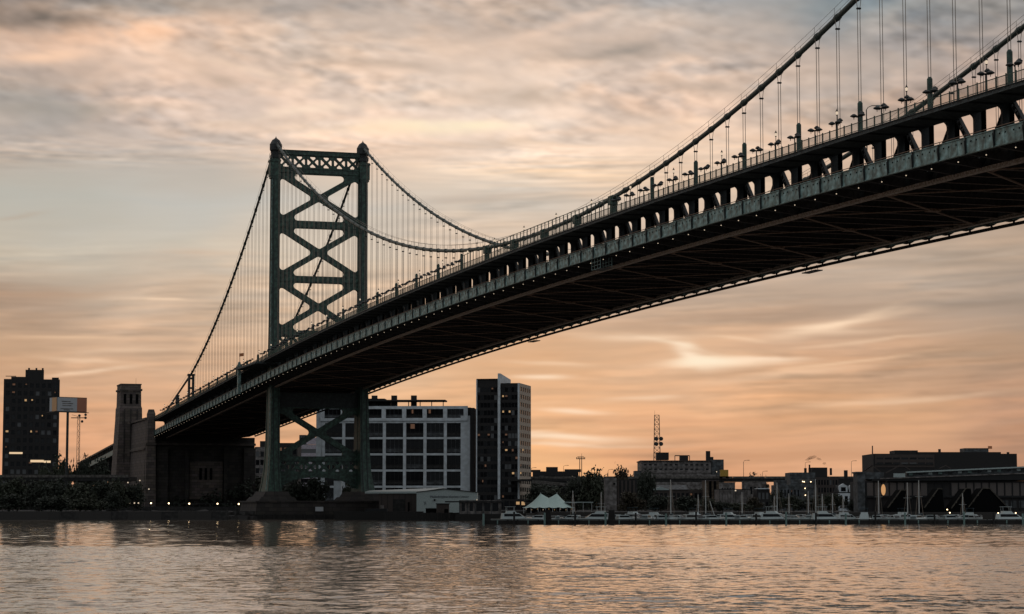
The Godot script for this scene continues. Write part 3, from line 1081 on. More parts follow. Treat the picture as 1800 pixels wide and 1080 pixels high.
func make_bridge() -> void:
	var bridge := thing("suspension_bridge", "long green steel suspension bridge with a braced tower crossing the river", "bridge")
	make_tower(bridge)
	for side in 2:
		make_cable(bridge, side)
		make_suspenders(bridge, side)
		make_fascia(bridge, side)
		make_truss(bridge, side)
		make_brackets(bridge, side)
		make_walkway(bridge, side)
	make_floor(bridge)
	# the walkway widens round the tower leg, with an upright fin at its end
	var q := Shape.new()
	q.box(Vector3(-4.2, deck(-2) + 4.3, -4.0), Vector3(7.6, 0.6, 34.0))
	part(bridge, "tower_balcony", q.mesh(M.slab))
	q = Shape.new()
	q.box(Vector3(-7.1, deck(-18) + 1.4, -19.5), Vector3(0.9, 8.4, 1.5))
	q.box(Vector3(-7.1, deck(-18) + 5.9, -19.5), Vector3(1.2, 0.6, 1.8))
	q.lathe(Vector3(-7.1, deck(-18) + 6.2, -19.5), [[0.0, 0.45], [0.7, 0.4], [1.1, 0.0]], 8)
	part(bridge, "expansion_fin", q.mesh(M.fascia))
	# small lights on rods under the near edge, one to a panel
	for i in range(FIRST + 1, LAST):
		var u := at_panel(i) - 2.5
		var d := deck(u)
		q = Shape.new()
		q.tube(Vector3(-5.35, d - 1.8, u), Vector3(-5.35, d - 2.3, u), 0.03, 0.03, 4)
		var o := part(bridge, "edge_light", q.mesh(M.steel_dark))
		q = Shape.new()
		q.lathe(Vector3(-5.35, d - 2.46, u), [[0.0, 0.0], [0.03, 0.075], [0.1, 0.075], [0.14, 0.0]], 6)
		part(o, "light_bulb", q.mesh(M.lamp_small))


func make_deck_things() -> void:
	# clusters of round-headed floodlights along the near railing
	var first: Node3D = null
	for i in range(FIRST + 3, LAST - 4):
		var u := at_panel(i) + 4.05
		if absf(u) < 6.0 or (i >= 36 and i < 50):
			continue
		var at := Vector3(-5.35, deck(u) + 4.55, u)
		if first == null:
			first = thing("floodlight_cluster", "cluster of round dark floodlights on the bridge railing", "floodlight", at, 0.0, "floodlight clusters along the bridge railing")
			var q := Shape.new()
			q.tube(Vector3(0, 0, 0), Vector3(0, 1.75, 0), 0.07, 0.06, 6)
			q.bar(Vector3(0, 1.6, -0.5), Vector3(0, 1.72, 0.55), 0.07, 0.07)
			q.bar(Vector3(-0.45, 1.6, 0), Vector3(0.45, 1.66, 0), 0.07, 0.07)
			part(first, "post", q.mesh(M.steel_dark))
			for e in [[Vector3(-0.42, 1.62, -0.15), 0.3], [Vector3(0.2, 1.68, 0.42), 0.3], [Vector3(0.42, 1.98, -0.2), 0.24]]:
				q = Shape.new()
				q.lathe(Vector3.ZERO, [[-0.1, 0.12], [0.0, e[1] * 1.25], [0.07, e[1] * 1.3], [0.18, e[1] * 0.8], [0.26, 0.12], [0.27, 0.0]], 9)
				q.tube(Vector3(0, -0.3, 0), Vector3(0, 0, 0), 0.04, 0.04, 4)
				part(first, "lamp_head", q.mesh(M.steel_dark), e[0])
			first.scale = Vector3.ONE * 1.22
		else:
			copy(first, "floodlight_cluster", "cluster of round dark floodlights on the bridge railing", at, (i * 37 % 7 - 3) * 0.12, 1.22)
	# lantern posts, one to every third panel
	var lantern: Node3D = null
	for k in range(-10, 27):
		var u := k * 19.05 + 3.9 if k >= 0 else -26.5 + (k + 1) * 19.05 + 3.9
		if absf(u) < 5.0 and k != 0:
			continue
		var at := Vector3(-5.3, deck(u) + 4.55, u + 0.3)
		if lantern == null:
			lantern = thing("lantern_post", "slim lantern post with a pale globe above the bridge railing", "lamp post", at, 0.0, "lantern posts along the bridge walkway")
			var q := Shape.new()
			q.lathe(Vector3.ZERO, [[0.0, 0.12], [0.3, 0.1], [0.35, 0.055], [3.0, 0.045], [3.05, 0.12], [3.12, 0.12]], 7)
			part(lantern, "post", q.mesh(M.steel_dark))
			q = Shape.new()
			q.lathe(Vector3(0, 3.12, 0), [[0.0, 0.08], [0.15, 0.15], [0.34, 0.15], [0.42, 0.1]], 8)
			part(lantern, "globe", q.mesh(M.lamp_small))
			q = Shape.new()
			q.lathe(Vector3(0, 3.54, 0), [[0.0, 0.2], [0.12, 0.12], [0.3, 0.04], [0.4, 0.0]], 8)
			part(lantern, "cap", q.mesh(M.steel_dark))
		else:
			copy(lantern, "lantern_post", "slim lantern post with a pale globe above the bridge railing", at)
	# one road lamp with a long arm behind the near railing
	var road := thing("road_lamp", "tall road lamp with a long curved arm standing behind the bridge railing", "street lamp", Vector3(2.0, deck(398) - 0.3, 397.8))
	var q := Shape.new()
	q.tube(Vector3.ZERO, Vector3(0, 10.0, 0), 0.1, 0.07, 7)
	q.path([Vector3(0, 10.0, 0), Vector3(0.25, 10.35, 0), Vector3(0.8, 10.6, 0), Vector3(1.5, 10.65, 0)], 0.05, 6)
	part(road, "pole", q.mesh(M.steel_dark))
	q = Shape.new()
	q.box(Vector3(1.85, 10.63, 0), Vector3(0.75, 0.14, 0.32))
	part(road, "lamp_head", q.mesh(M.pale_metal))
	# painters' gantry hung under the near edge, two small cradles on the far edge
	var u0 := 311.0
	var gantry := thing("maintenance_gantry", "open steel maintenance cradle hanging under the near girder of the bridge", "gantry", Vector3(-4.2, deck(u0) - 3.6, u0))
	q = Shape.new()
	for e in [-1.0, 1.0]:
		for f in [-2.2, -0.75, 0.75, 2.2]:
			q.tube(Vector3(e, 0, f), Vector3(e, 1.9, f), 0.06, 0.06, 5)
		for y in [0.0, 0.6, 1.2]:
			q.tube(Vector3(e, y, -2.2), Vector3(e, y, 2.2), 0.05, 0.05, 5)
	part(gantry, "frame", q.mesh(M.fascia))
	part(gantry, "floor_grating", boxm(Vector3(2.0, 0.08, 4.4), M.steel_dark))
	for k in 2:
		var u := [314.0, 157.0][k] as float
		var cradle := thing("maintenance_cradle", ["flat maintenance cradle under the far edge of the bridge, nearer the middle of the span", "flat maintenance cradle under the far edge of the bridge, just above the dark office tower"][k], "cradle", Vector3(FAR_SIDE + 5.6, deck(u) - 3.15, u))
		part(cradle, "platform", boxm(Vector3(1.4, 0.16, 5.5), M.steel_dark))
		q = Shape.new()
		for f in [-2.4, 0.0, 2.4]:
			q.tube(Vector3(0, 0, f), Vector3(-0.3, 0.9, f), 0.05, 0.05, 5)
		part(cradle, "hanger", q.mesh(M.steel_dark))
	var flag := thing("deck_flag", "small orange flag on a staff beside the bridge tower", "flag", Vector3(-7.1, deck(-18) + 7.2, -19.5))
	q = Shape.new()
	q.tube(Vector3.ZERO, Vector3(0, 2.6, 0), 0.05, 0.03, 5)
	part(flag, "staff", q.mesh(M.steel_dark))
	q = Shape.new()
	for k in 5:
		var z0 := sin(k * 1.3) * 0.12
		var z1 := sin((k + 1) * 1.3) * 0.12
		q.hexa([Vector3(k * 0.28, 1.5 + k * 0.05, z0 - 0.01), Vector3(k * 0.28 + 0.28, 1.55 + k * 0.05, z1 - 0.01), Vector3(k * 0.28 + 0.28, 1.55 + k * 0.05, z1 + 0.01), Vector3(k * 0.28, 1.5 + k * 0.05, z0 + 0.01), Vector3(k * 0.28, 2.5 + k * 0.05, z0 - 0.01), Vector3(k * 0.28 + 0.28, 2.5 + k * 0.05, z1 - 0.01), Vector3(k * 0.28 + 0.28, 2.5 + k * 0.05, z1 + 0.01), Vector3(k * 0.28, 2.5 + k * 0.05, z0 + 0.01)])
	part(flag, "cloth", q.mesh(M.flag_cloth))


func make_piers() -> void:
	# granite pier under the far tower
	var pier := thing("bridge_pier", "broad granite pier standing in the water under the bridge tower", "pier")
	var q := Shape.new()
	q.hexa(ring(-7.6, 33.0, 13.6, 1.2) + ring(-7.2, 32.6, 13.2, 5.0))
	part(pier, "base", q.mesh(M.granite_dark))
	q = Shape.new()
	q.box(Vector3(12.7, 5.2, 0), Vector3(40.6, 0.5, 27.2))
	part(pier, "coping", q.mesh(M.granite_dark))
	for side in 2:
		var cx := FAR_SIDE * side
		q = Shape.new()
		q.hexa(ring(cx - 6.2, cx + 5.4, 11.0, 5.4) + ring(cx - 5.2, cx + 4.6, 10.0, 6.6))
		q.hexa(ring(cx - 4.6, cx + 4.0, 9.2, 6.6) + ring(cx - 3.6, cx + 3.0, 8.4, 8.2))
		part(pier, "pedestal", q.mesh(M.granite_dark))
	q = Shape.new()
	q.box(Vector3(12.7, 0.2, 0), Vector3(42.6, 2.4, 29.4))
	part(pier, "fender", q.mesh(M.timber))
	for k in 15:
		part(pier, "fender_pile", boxm(Vector3(0.5, 2.6, 0.5), M.timber), Vector3(-8.2 + k * 3.0, 0.35, 14.95))
	var board := thing("notice_board", "small white notice board on the river face of the bridge pier", "sign", Vector3(11.4, 3.0, 13.72))
	part(board, "panel", boxm(Vector3(2.4, 1.3, 0.08), M.sign_white), Vector3(0, 0, 0.12))
	part(board, "backing", boxm(Vector3(2.5, 1.4, 0.1), M.timber))
	# anchorage: dark granite block under the end of the side span
	var anchor := thing("bridge_anchorage", "massive granite anchorage with a tall corner tower at the end of the side span", "anchorage")
	q = Shape.new()
	q.box(Vector3(15.15, 15.6, -255.0), Vector3(40.2, 31.2, 63.0))
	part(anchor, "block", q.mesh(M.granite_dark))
	q = Shape.new()
	q.box(Vector3(15.2, 28.4, -222.7), Vector3(40.6, 0.9, 1.0))
	part(anchor, "string_course", q.mesh(M.granite))
	for e in [[-2.0, 4.6], [33.0, 4.6], [8.0, 1.4], [23.4, 1.4]]:
		q = Shape.new()
		q.box(Vector3(e[0], 13.5, -222.4), Vector3(e[1], 27.0, 1.4))
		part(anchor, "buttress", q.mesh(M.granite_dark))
	q = Shape.new()
	q.box(Vector3(15.7, 14.0, -222.85), Vector3(13.4, 15.0, 0.4))
	part(anchor, "central_panel", q.mesh(M.granite))
	for k in 3:
		part(anchor, "slot_window", boxm(Vector3(0.95, 4.6, 0.3), M.black_sheet), Vector3(13.4 + k * 2.1, 16.6, -222.6))
	q = Shape.new()
	q.box(Vector3(15.7, 4.6, -221.6), Vector3(15.4, 1.0, 2.4))
	q.box(Vector3(15.7, 2.6, -220.4), Vector3(16.4, 2.0, 3.2))
	part(anchor, "plinth", q.mesh(M.granite_dark))
	# side wall with cornice
	q = Shape.new()
	q.hexa([Vector3(-9.4, 0, -223), Vector3(-5.0, 0, -223), Vector3(-5.0, 0, -272), Vector3(-9.4, 0, -272), Vector3(-8.2, 38.2, -223), Vector3(-5.0, 38.2, -223), Vector3(-5.0, 37.6, -272), Vector3(-8.2, 37.6, -272)])
	part(anchor, "side_wall", q.mesh(M.granite))
	q = Shape.new()
	q.box(Vector3(-6.7, 38.5, -247.0), Vector3(3.9, 0.8, 48.0))
	q.box(Vector3(-8.7, 26.6, -247.0), Vector3(0.7, 0.8, 48.0))
	part(anchor, "cornice", q.mesh(M.granite))
	# end pylon where the steel meets the stone
	q = Shape.new()
	q.hexa(ring(-9.0, -4.6, 2.0, 0.0) + ring(-8.5, -5.0, 1.8, 28.0))
	q.hexa(ring(-8.3, -5.1, 1.7, 28.0) + ring(-8.2, -5.2, 1.6, 40.2))
	q.hexa(ring(-8.2, -5.2, 1.6, 40.2) + ring(-7.7, -5.7, 1.1, 42.0))
	for p in q.v.size():
		q.v[p].z -= 221.5
	part(anchor, "end_pylon", q.mesh(M.granite))
	q = Shape.new()
	q.box(Vector3(-6.8, 28.2, -221.5), Vector3(4.2, 0.9, 4.4))
	part(anchor, "pylon_band", q.mesh(M.granite))
	# corner tower
	q = Shape.new()
	var lv := [[0.0, -15.2, -3.4, 9.0], [14.0, -14.6, -3.6, 8.6], [27.0, -14.0, -3.9, 8.1], [40.0, -13.3, -3.9, 7.6], [44.5, -13.2, -4.0, 7.4], [45.5, -12.9, -4.3, 7.0], [52.0, -12.8, -4.4, 6.9]]
	for k in lv.size() - 1:
		q.hexa(ring(lv[k][1], lv[k][2], lv[k][3], lv[k][0]) + ring(lv[k + 1][1], lv[k + 1][2], lv[k + 1][3], lv[k + 1][0]))
	for p in q.v.size():
		q.v[p].z -= 277.0
	part(anchor, "corner_tower", q.mesh(M.granite))
	q = Shape.new()
	q.box(Vector3(-8.6, 52.2, -277), Vector3(9.3, 0.8, 14.7))
	q.box(Vector3(-8.6, 53.4, -277), Vector3(8.3, 1.7, 13.6))
	q.box(Vector3(-8.6, 54.5, -277), Vector3(8.7, 0.5, 14.0))
	q.tube(Vector3(-6.0, 54.6, -275), Vector3(-6.0, 57.4, -275), 0.06, 0.04, 5)
	part(anchor, "tower_cap", q.mesh(M.granite))
	for k in 3:
		part(anchor, "belfry_opening", boxm(Vector3(1.0, 4.0, 0.4), M.black_sheet), Vector3(-11.1 + k * 2.5, 48.4, -269.95))
		part(anchor, "tower_groove", boxm(Vector3(0.5, 26.0, 0.3), M.granite_dark), Vector3(-11.3 + k * 2.6, 31.0, -268.95 + 0.1))
	# approach viaduct falling away behind the anchorage
	var via := thing("approach_viaduct", "steel approach viaduct sloping down behind the granite anchorage tower", "viaduct")
	for k in 16:
		var a := -287.0 - k * 14.0
		var b := a - 14.0
		q = Shape.new()
		q.bar(Vector3(-5.4, deck(a) + 3.4, a), Vector3(-5.4, deck(b) + 3.4, b), 0.5, 0.75)
		q.bar(Vector3(10, deck(a) + 3.3, a), Vector3(10, deck(b) + 3.3, b), 30.0, 0.4)
		part(via, "upper_deck", q.mesh(M.steel_dark))
		q = Shape.new()
		q.bar(Vector3(-5.6, deck(a) - 0.4, a), Vector3(-5.6, deck(b) - 0.4, b), 0.3, 2.2)
		part(via, "girder", q.mesh(M.fascia))
		q = Shape.new()
		q.bar(Vector3(10, deck(a) - 0.9, a), Vector3(10, deck(b) - 0.9, b), 30.0, 0.6)
		part(via, "lower_deck", q.mesh(M.under))
		for e in 2:
			part(via, "spandrel_post", boxm(Vector3(0.4, 3.2, 0.5), M.steel_dark), Vector3(-5.2, deck(a) + 1.7, a - e * 7.0))
		if k % 2 == 1:
			q = Shape.new()
			for x in [-3.0, 22.0]:
				q.box(Vector3(x, deck(a) / 2.0 - 1.0, a), Vector3(2.2, deck(a) - 2.2, 2.2))
			part(via, "viaduct_pier", q.mesh(M.concrete_dark))


# ---------------------------------------------------------------- the city on the far bank
# A wall face divided into bays: upright piers, level bands, and panes set back between them.
func facade(o: Node3D, t: Transform3D, w: float, h: float, cols: int, rows: int, pier_w: float, band_h: float, deep: float, wall: Material, chance: Array, frame := false, bottom := 0.0) -> void:
	var cw := (w - pier_w) / cols
	var rh := (h - band_h - bottom) / rows
	for c in cols + 1:
		var q := part(o, "pier", boxm(Vector3(pier_w, h, deep), wall))
		q.transform = t * Transform3D(Basis(), Vector3(pier_w / 2 + c * cw, h / 2, deep / 2))
	for r in rows + 1:
		var bh := band_h if r > 0 else band_h + bottom
		var y := bottom + band_h / 2 + r * rh if r > 0 else bh / 2
		var q := part(o, "spandrel", boxm(Vector3(w - 0.02, bh, deep * 0.8), wall))
		q.transform = t * Transform3D(Basis(), Vector3(w / 2, y, deep * 0.4))
	for r in rows:
		for c in cols:
			var m: Material = M.dark_pane
			var roll := rng.randf()
			var lit: Material = null
			if roll < chance[0]:
				lit = M.lit_warm
			elif roll < chance[0] + chance[1]:
				lit = M.lit_dim
			elif roll < chance[0] + chance[1] + chance[2]:
				m = M.blind_pane
			elif roll < 0.5 + chance[0]:
				m = M.dim_pane
			var size := Vector3(cw - pier_w, rh - band_h, 0.05)
			var pane := part(o, "window", boxm(size, m))
			pane.transform = t * Transform3D(Basis(), Vector3(pier_w + (cw - pier_w) / 2 + c * cw, bottom + band_h + (rh - band_h) / 2 + r * rh, 0.06))
			if lit:
				var ls := Vector3(size.x * rng.randf_range(0.35, 0.9) * (0.3 if frame else 1.0), size.y * rng.randf_range(0.25, 0.5), 0.04)
				part(pane, "lit_pane", boxm(ls.snapped(Vector3(0.2, 0.1, 0.01)), lit), Vector3((size.x - ls.x) * rng.randf_range(-0.4, 0.4), (size.y - ls.y) * 0.4, 0.03))
			if frame:
				var s := Shape.new()
				for k in 5:
					s.box(Vector3((k / 4.0 - 0.5) * size.x, 0, 0.06), Vector3(0.1, size.y, 0.08))
				s.box(Vector3(0, -size.y * 0.14, 0.06), Vector3(size.x, 0.12, 0.07))
				s.box(Vector3(0, -size.y * 0.3, 0.05), Vector3(size.x, size.y * 0.2, 0.05))
				part(pane, "window_frame", s.mesh(M.concrete_dark if (r + c) % 3 else M.blue_grey))


func face(which: String, w: float, deep: float, y := 0.0) -> Transform3D:
	if which == "right":
		return Transform3D(Basis(Vector3(0, 0, -1), Vector3.UP, Vector3(1, 0, 0)), Vector3(w / 2, y, 0))
	if which == "left":
		return Transform3D(Basis(Vector3(0, 0, 1), Vector3.UP, Vector3(-1, 0, 0)), Vector3(-w / 2, y, -deep))
	return Transform3D(Basis(), Vector3(-w / 2, y, 0))


# a building whose front face stands at r, d; its origin is the foot of the front face
func building(called: String, label: String, category: String, r: float, d: float, w: float, deep: float, h: float, wall: Material, turn := 0.0, group := "", base := 2.4) -> Node3D:
	var o := thing(called, label, category, city(r, d, base), -YAW + turn, group)
	var q := Shape.new()
	q.box(Vector3(0, h / 2, -deep / 2), Vector3(w, h, deep))
	part(o, "wall", q.mesh(wall))
	return o


func blocks(o: Node3D, called: String, m: Material, list: Array) -> void:
	var q := Shape.new()
	for b in list:
		q.box(Vector3(b[0], b[1], b[2]), Vector3(b[3], b[4], b[5]))
	part(o, called, q.mesh(m))


func make_ground() -> void:
	var edge := [Vector2(-2500, 628), Vector2(-130, 620), Vector2(-85, 640), Vector2(-40, 690), Vector2(4, 640), Vector2(8, 566), Vector2(60, 556), Vector2(140, 540), Vector2(2500, 520), Vector2(3500, 9000), Vector2(-3500, 9000)]
	var q := Shape.new()
	var poly := PackedVector2Array()
	for e in edge:
		poly.append(e)
	var ids := Geometry2D.triangulate_polygon(poly)
	for i in range(0, ids.size(), 3):
		q.tri(city(poly[ids[i]].x, poly[ids[i]].y, 2.4), city(poly[ids[i + 1]].x, poly[ids[i + 1]].y, 2.4), city(poly[ids[i + 2]].x, poly[ids[i + 2]].y, 2.4), Vector3.UP)
	struct("city_ground", q.mesh(M.soil))
	q = Shape.new()
	for k in 8:
		q.quad(city(edge[k].x, edge[k].y, -3), city(edge[k + 1].x, edge[k + 1].y, -3), city(edge[k + 1].x, edge[k + 1].y, 2.4), city(edge[k].x, edge[k].y, 2.4))
	struct("river_bank", q.mesh(M.stone_bank))


func make_left_side() -> void:
	# apartment tower at the edge of the frame
	var d := 850.0
	var w := 21.13
	var h := 52.62 - 2.4
	var o := building("apartment_tower", "dark apartment tower with a rooftop block and lit lower windows, left of the billboard", "building", -185.28, d, w, 20.0, h, M.brick, 0.21)
	facade(o, face("front", w, 20.0), w, h - 0.3, 9, 15, 0.9, 1.35, 0.35, M.brick, [0.05, 0.06, 0.22], false, 3.4)
	blocks(o, "rooftop_block", M.brick, [[0.99 * 1.0, h + 1.9, -7, 7.01, 3.8, 9], [-w * 0.23, h + 0.5, -5, 6.0, 1.0, 6], [w * 0.42, h + 0.4, -5, 2.6, 0.8, 8]])
	blocks(o, "roof_vent", M.roof_dark, [[-1.2, h + 4.2, -5, 0.7, 0.9, 0.7], [1.6, h + 4.2, -5, 0.7, 0.9, 0.7], [4.0, h + 4.2, -5, 0.7, 0.9, 0.7], [-8.0, h + 1.3, -4, 4.0, 0.25, 0.3]])
	blocks(o, "entrance_light_strip", M.lit_white, [[-w * 0.26, 24.14 - 2.4, 0.45, 5.0, 0.7, 0.1]])
	blocks(o, "lobby_window", M.lit_white, [[w * 0.12, 21.09 - 2.4, 0.42, 5.0, 0.9, 0.1], [w * 0.3, 20.87 - 2.4, 0.42, 2.6, 0.8, 0.1]])
	var b := building("low_annex", "low dark annex at the foot of the apartment tower", "building", -190.53, 835, 9.0, 14.0, 13.0, M.brick_brown, 0.2)
	facade(b, face("front", 9.0, 14.0), 9.0, 12.6, 4, 4, 0.6, 1.2, 0.25, M.brick_brown, [0.05, 0.05, 0.2])
	# billboard: two faces in a V on one pole
	var bb := thing("billboard", "two-faced roadside billboard with a white and orange poster on one tall pole", "billboard", city(-151.09, 750, 2.4), -YAW)
	var y0 := 35.86 - 2.4
	var y1 := 40.89 - 2.4
	var q := Shape.new()
	q.tube(Vector3(0, 0, 0), Vector3(0, y0 * 0.45, 0), 0.62, 0.58, 12)
	q.tube(Vector3(0, y0 * 0.45, 0), Vector3(0, y0, 0), 0.45, 0.43, 12)
	part(bb, "pole", q.mesh(M.steel_dark))
	var hh := y1 - y0
	for k in 2:
		var f := holder(bb, "poster_face")
		f.position = Vector3(-3.5, y0, 1.2)
		f.rotation.y = [0.72, -0.95][k]
		var sx := 1.0 if k == 0 else -1.0
		var ww := [11.6, 6.0][k] as float
		part(f, "backing", boxm(Vector3(ww, hh, 0.3), M.steel_dark), Vector3(sx * ww / 2, hh / 2, -0.2))
		part(f, "poster", boxm(Vector3(ww * 0.66, hh - 0.4, 0.06), M.sign_white if k == 0 else M.sign_orange), Vector3(sx * ww * 0.34, hh / 2, 0.0))
		part(f, "poster_side", boxm(Vector3(ww * 0.32, hh - 0.4, 0.06), M.sign_red if k == 0 else M.sign_white), Vector3(sx * ww * 0.83, hh / 2, 0.01))
		part(f, "catwalk", boxm(Vector3(ww + 0.6, 0.2, 1.0), M.steel_dark), Vector3(sx * ww / 2, -0.15, 0.4))
		if k == 0:
			q = Shape.new()
			for line in [[0.30, 0.70, 0.30], [0.36, 0.56, 0.36], [0.33, 0.42, 0.3], [0.33, 0.2, 0.42], [0.33, 0.12, 0.2]]:
				q.box(Vector3(ww * line[0], hh * line[1], 0.045), Vector3(ww * line[2], hh * 0.06, 0.02))
			part(f, "poster_print", q.mesh(M.ink if k == 1 else M.pale_wall))
	# lattice antenna mast beside it
	var md := 790.0
	var mast := thing("antenna_mast", "thin lattice mast with a cross arm of antennas just right of the billboard pole", "mast", city(-155.09, md, 2.4), -YAW)
	q = Shape.new()
	var mh := 35.93 - 2.4
	for e in [Vector3(-0.5, 0, 0.4), Vector3(0.5, 0, 0.4), Vector3(0, 0, -0.5)]:
		q.tube(e * 1.2, e * 0.9 + Vector3(0, mh, 0), 0.1, 0.08, 5)
	for k in 16:
		var a := mh * k / 16.0
		var c := mh * (k + 1) / 16.0
		q.bar(Vector3(-0.55, a, 0.45), Vector3(0.55, c, 0.45), 0.07, 0.07)
		q.bar(Vector3(0.55, a, 0.45), Vector3(-0.55, c, 0.45), 0.07, 0.07)
	part(mast, "lattice", q.mesh(M.brace_rust))
	q = Shape.new()
	q.bar(Vector3(-2.8, mh - 0.6, 0), Vector3(2.8, mh - 0.6, 0), 0.25, 0.3)
	q.bar(Vector3(-2.6, mh + 0.5, 0), Vector3(0, mh - 0.2, 0), 0.12, 0.12)
	part(mast, "cross_arm", q.mesh(M.steel_dark))
	for e in [[2.4, -0.6], [2.4, 0.5], [1.2, -1.9], [0.2, 0.2]]:
		q = Shape.new()
		q.tube(Vector3(e[0], mh + e[1], 0.3), Vector3(e[0], mh + e[1], 0.7), 0.5, 0.42, 9)
		part(mast, "antenna_drum", q.mesh(M.steel_dark))
	# expressway passing behind the trees on the left
	var road := thing("elevated_expressway", "elevated expressway with a pale parapet crossing behind the trees left of the anchorage", "viaduct", city(-149.86, 720, 0), -YAW)
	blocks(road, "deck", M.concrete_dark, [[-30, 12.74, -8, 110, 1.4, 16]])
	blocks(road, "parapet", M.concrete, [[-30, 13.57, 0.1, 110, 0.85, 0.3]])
	for k in 5:
		blocks(road, "column", M.concrete_dark, [[-70 + k * 22.0, 6.0, -6, 1.6, 8.0, 1.6]])
	# low walls by the water
	var wall := thing("quay_wall", "low rough stone quay wall along the left bank under dark trees", "wall", city(-124.67, 622, 0), -YAW)
	for k in 22:
		blocks(wall, "wall_block", M.stone_bank if k % 3 else M.concrete_dark, [[-56 + k * 4.7, 1.05 + (k % 4) * 0.06, 0.0, 4.66, 2.3, 1.2 + (k % 3) * 0.1]])
	var bank := thing("stone_revetment", "pale sloping stone revetment below the park lamps in front of the anchorage", "embankment", city(-98.67, 640, 0), -YAW)
	for k in 48:
		q = Shape.new()
		var s := Vector3(rng.randf_range(1.6, 3.4), rng.randf_range(0.8, 1.5), rng.randf_range(1.2, 2.0))
		q.box(Vector3.ZERO, s, Basis.from_euler(Vector3(rng.randf_range(-0.3, 0.3), rng.randf_range(-1, 1), rng.randf_range(-0.2, 0.2))))
		part(bank, "boulder", q.mesh(M.stone_bank), Vector3(-22.0 + (k % 24) * 1.95 + rng.randf_range(-0.5, 0.5), 0.5 + int(k / 24) * 1.3, -2.0 * int(k / 24) + rng.randf_range(-0.5, 0.5)))
	var terrace := thing("park_terrace", "low concrete terrace wall with railing in front of the anchorage", "wall", city(-98.40, 690, 0), -YAW)
	blocks(terrace, "retaining_wall", M.concrete_dark, [[-4, 2.2, 0, 48, 3.0, 1.0]])
	q = Shape.new()
	for k in 25:
		q.bar(Vector3(-27 + k * 2.0, 3.7, 0), Vector3(-27 + k * 2.0, 4.7, 0), 0.08, 0.08)
	q.bar(Vector3(-27, 4.7, 0), Vector3(21, 4.7, 0), 0.08, 0.08)
	part(terrace, "railing", q.mesh(M.steel_dark))


# a lamp post whose light is on
func park_lamp(label: String, r: float, d: float, top: float, strong: bool, group := "lit lamps along the left bank") -> void:
	var base := 2.4
	var o := thing("park_lamp", label, "lamp post", city(r, d, base), -YAW, group)
	var h := top - base
	var q := Shape.new()
	q.tube(Vector3.ZERO, Vector3(0, h - 0.2, 0), 0.09, 0.06, 6)
	q.bar(Vector3(0, h - 0.25, -0.1), Vector3(0, h - 0.15, 0.5), 0.08, 0.08)
	part(o, "post", q.mesh(M.steel_dark))
	q = Shape.new()
	q.lathe(Vector3(0, h - 0.42, 0.5), [[0.0, 0.0], [0.05, 0.19], [0.24, 0.22], [0.38, 0.12], [0.42, 0.0]], 8)
	part(o, "lamp_globe", q.mesh(M.lamp if strong else M.lamp_small))
	if strong:
		var l := OmniLight3D.new()
		l.name = "lamp_light"
		l.light_color = Color(1.0, 0.82, 0.6)
		l.light_energy = 9.0
		l.omni_range = 60.0
		l.omni_attenuation = 2.0
		l.light_size = 0.2
		l.shadow_enabled = true
		l.position = Vector3(0, h - 0.21, 0.5)
		o.add_child(l)


func make_lamps() -> void:
	for e in [["lit park lamp beneath the left buttress of the anchorage", 301.0, 884.0, 655.0], ["lit park lamp left of the anchorage's middle panel", 336.6, 884.3, 655.0], ["lit park lamp below the right edge of the anchorage's middle panel", 386.0, 884.6, 655.0], ["lit park lamp nearest the bridge tower's stone pier", 423.0, 885.0, 655.0], ["lit lamp at the foot of the anchorage's end pylon", 270.0, 883.6, 660.0], ["lit lamp among the trees below the corner tower", 249.8, 844.0, 720.0], ["lit lamp high beside the end pylon's base", 265.8, 859.0, 700.0], ["dim lamp left of the corner tower's foot", 229.0, 847.5, 720.0]]:
		var k: float = e[3] / 3877.7
		var r: float = (e[1] - 900.0) * k * 1.003
		park_lamp(e[0], r, e[3], 3.976 + (889.4 - e[2]) * k * 0.995, e[2] > 880.0)
	for e in [["first of three small lamps in a row by the left bank", 233.0], ["second of three small lamps in a row by the left bank", 241.0], ["third of three small lamps in a row by the left bank", 248.0]]:
		var k := 660.0 / 3877.7
		park_lamp(e[0], (e[1] - 900.0) * k * 1.003, 660.0, 3.976 + 6.0 * k, false)


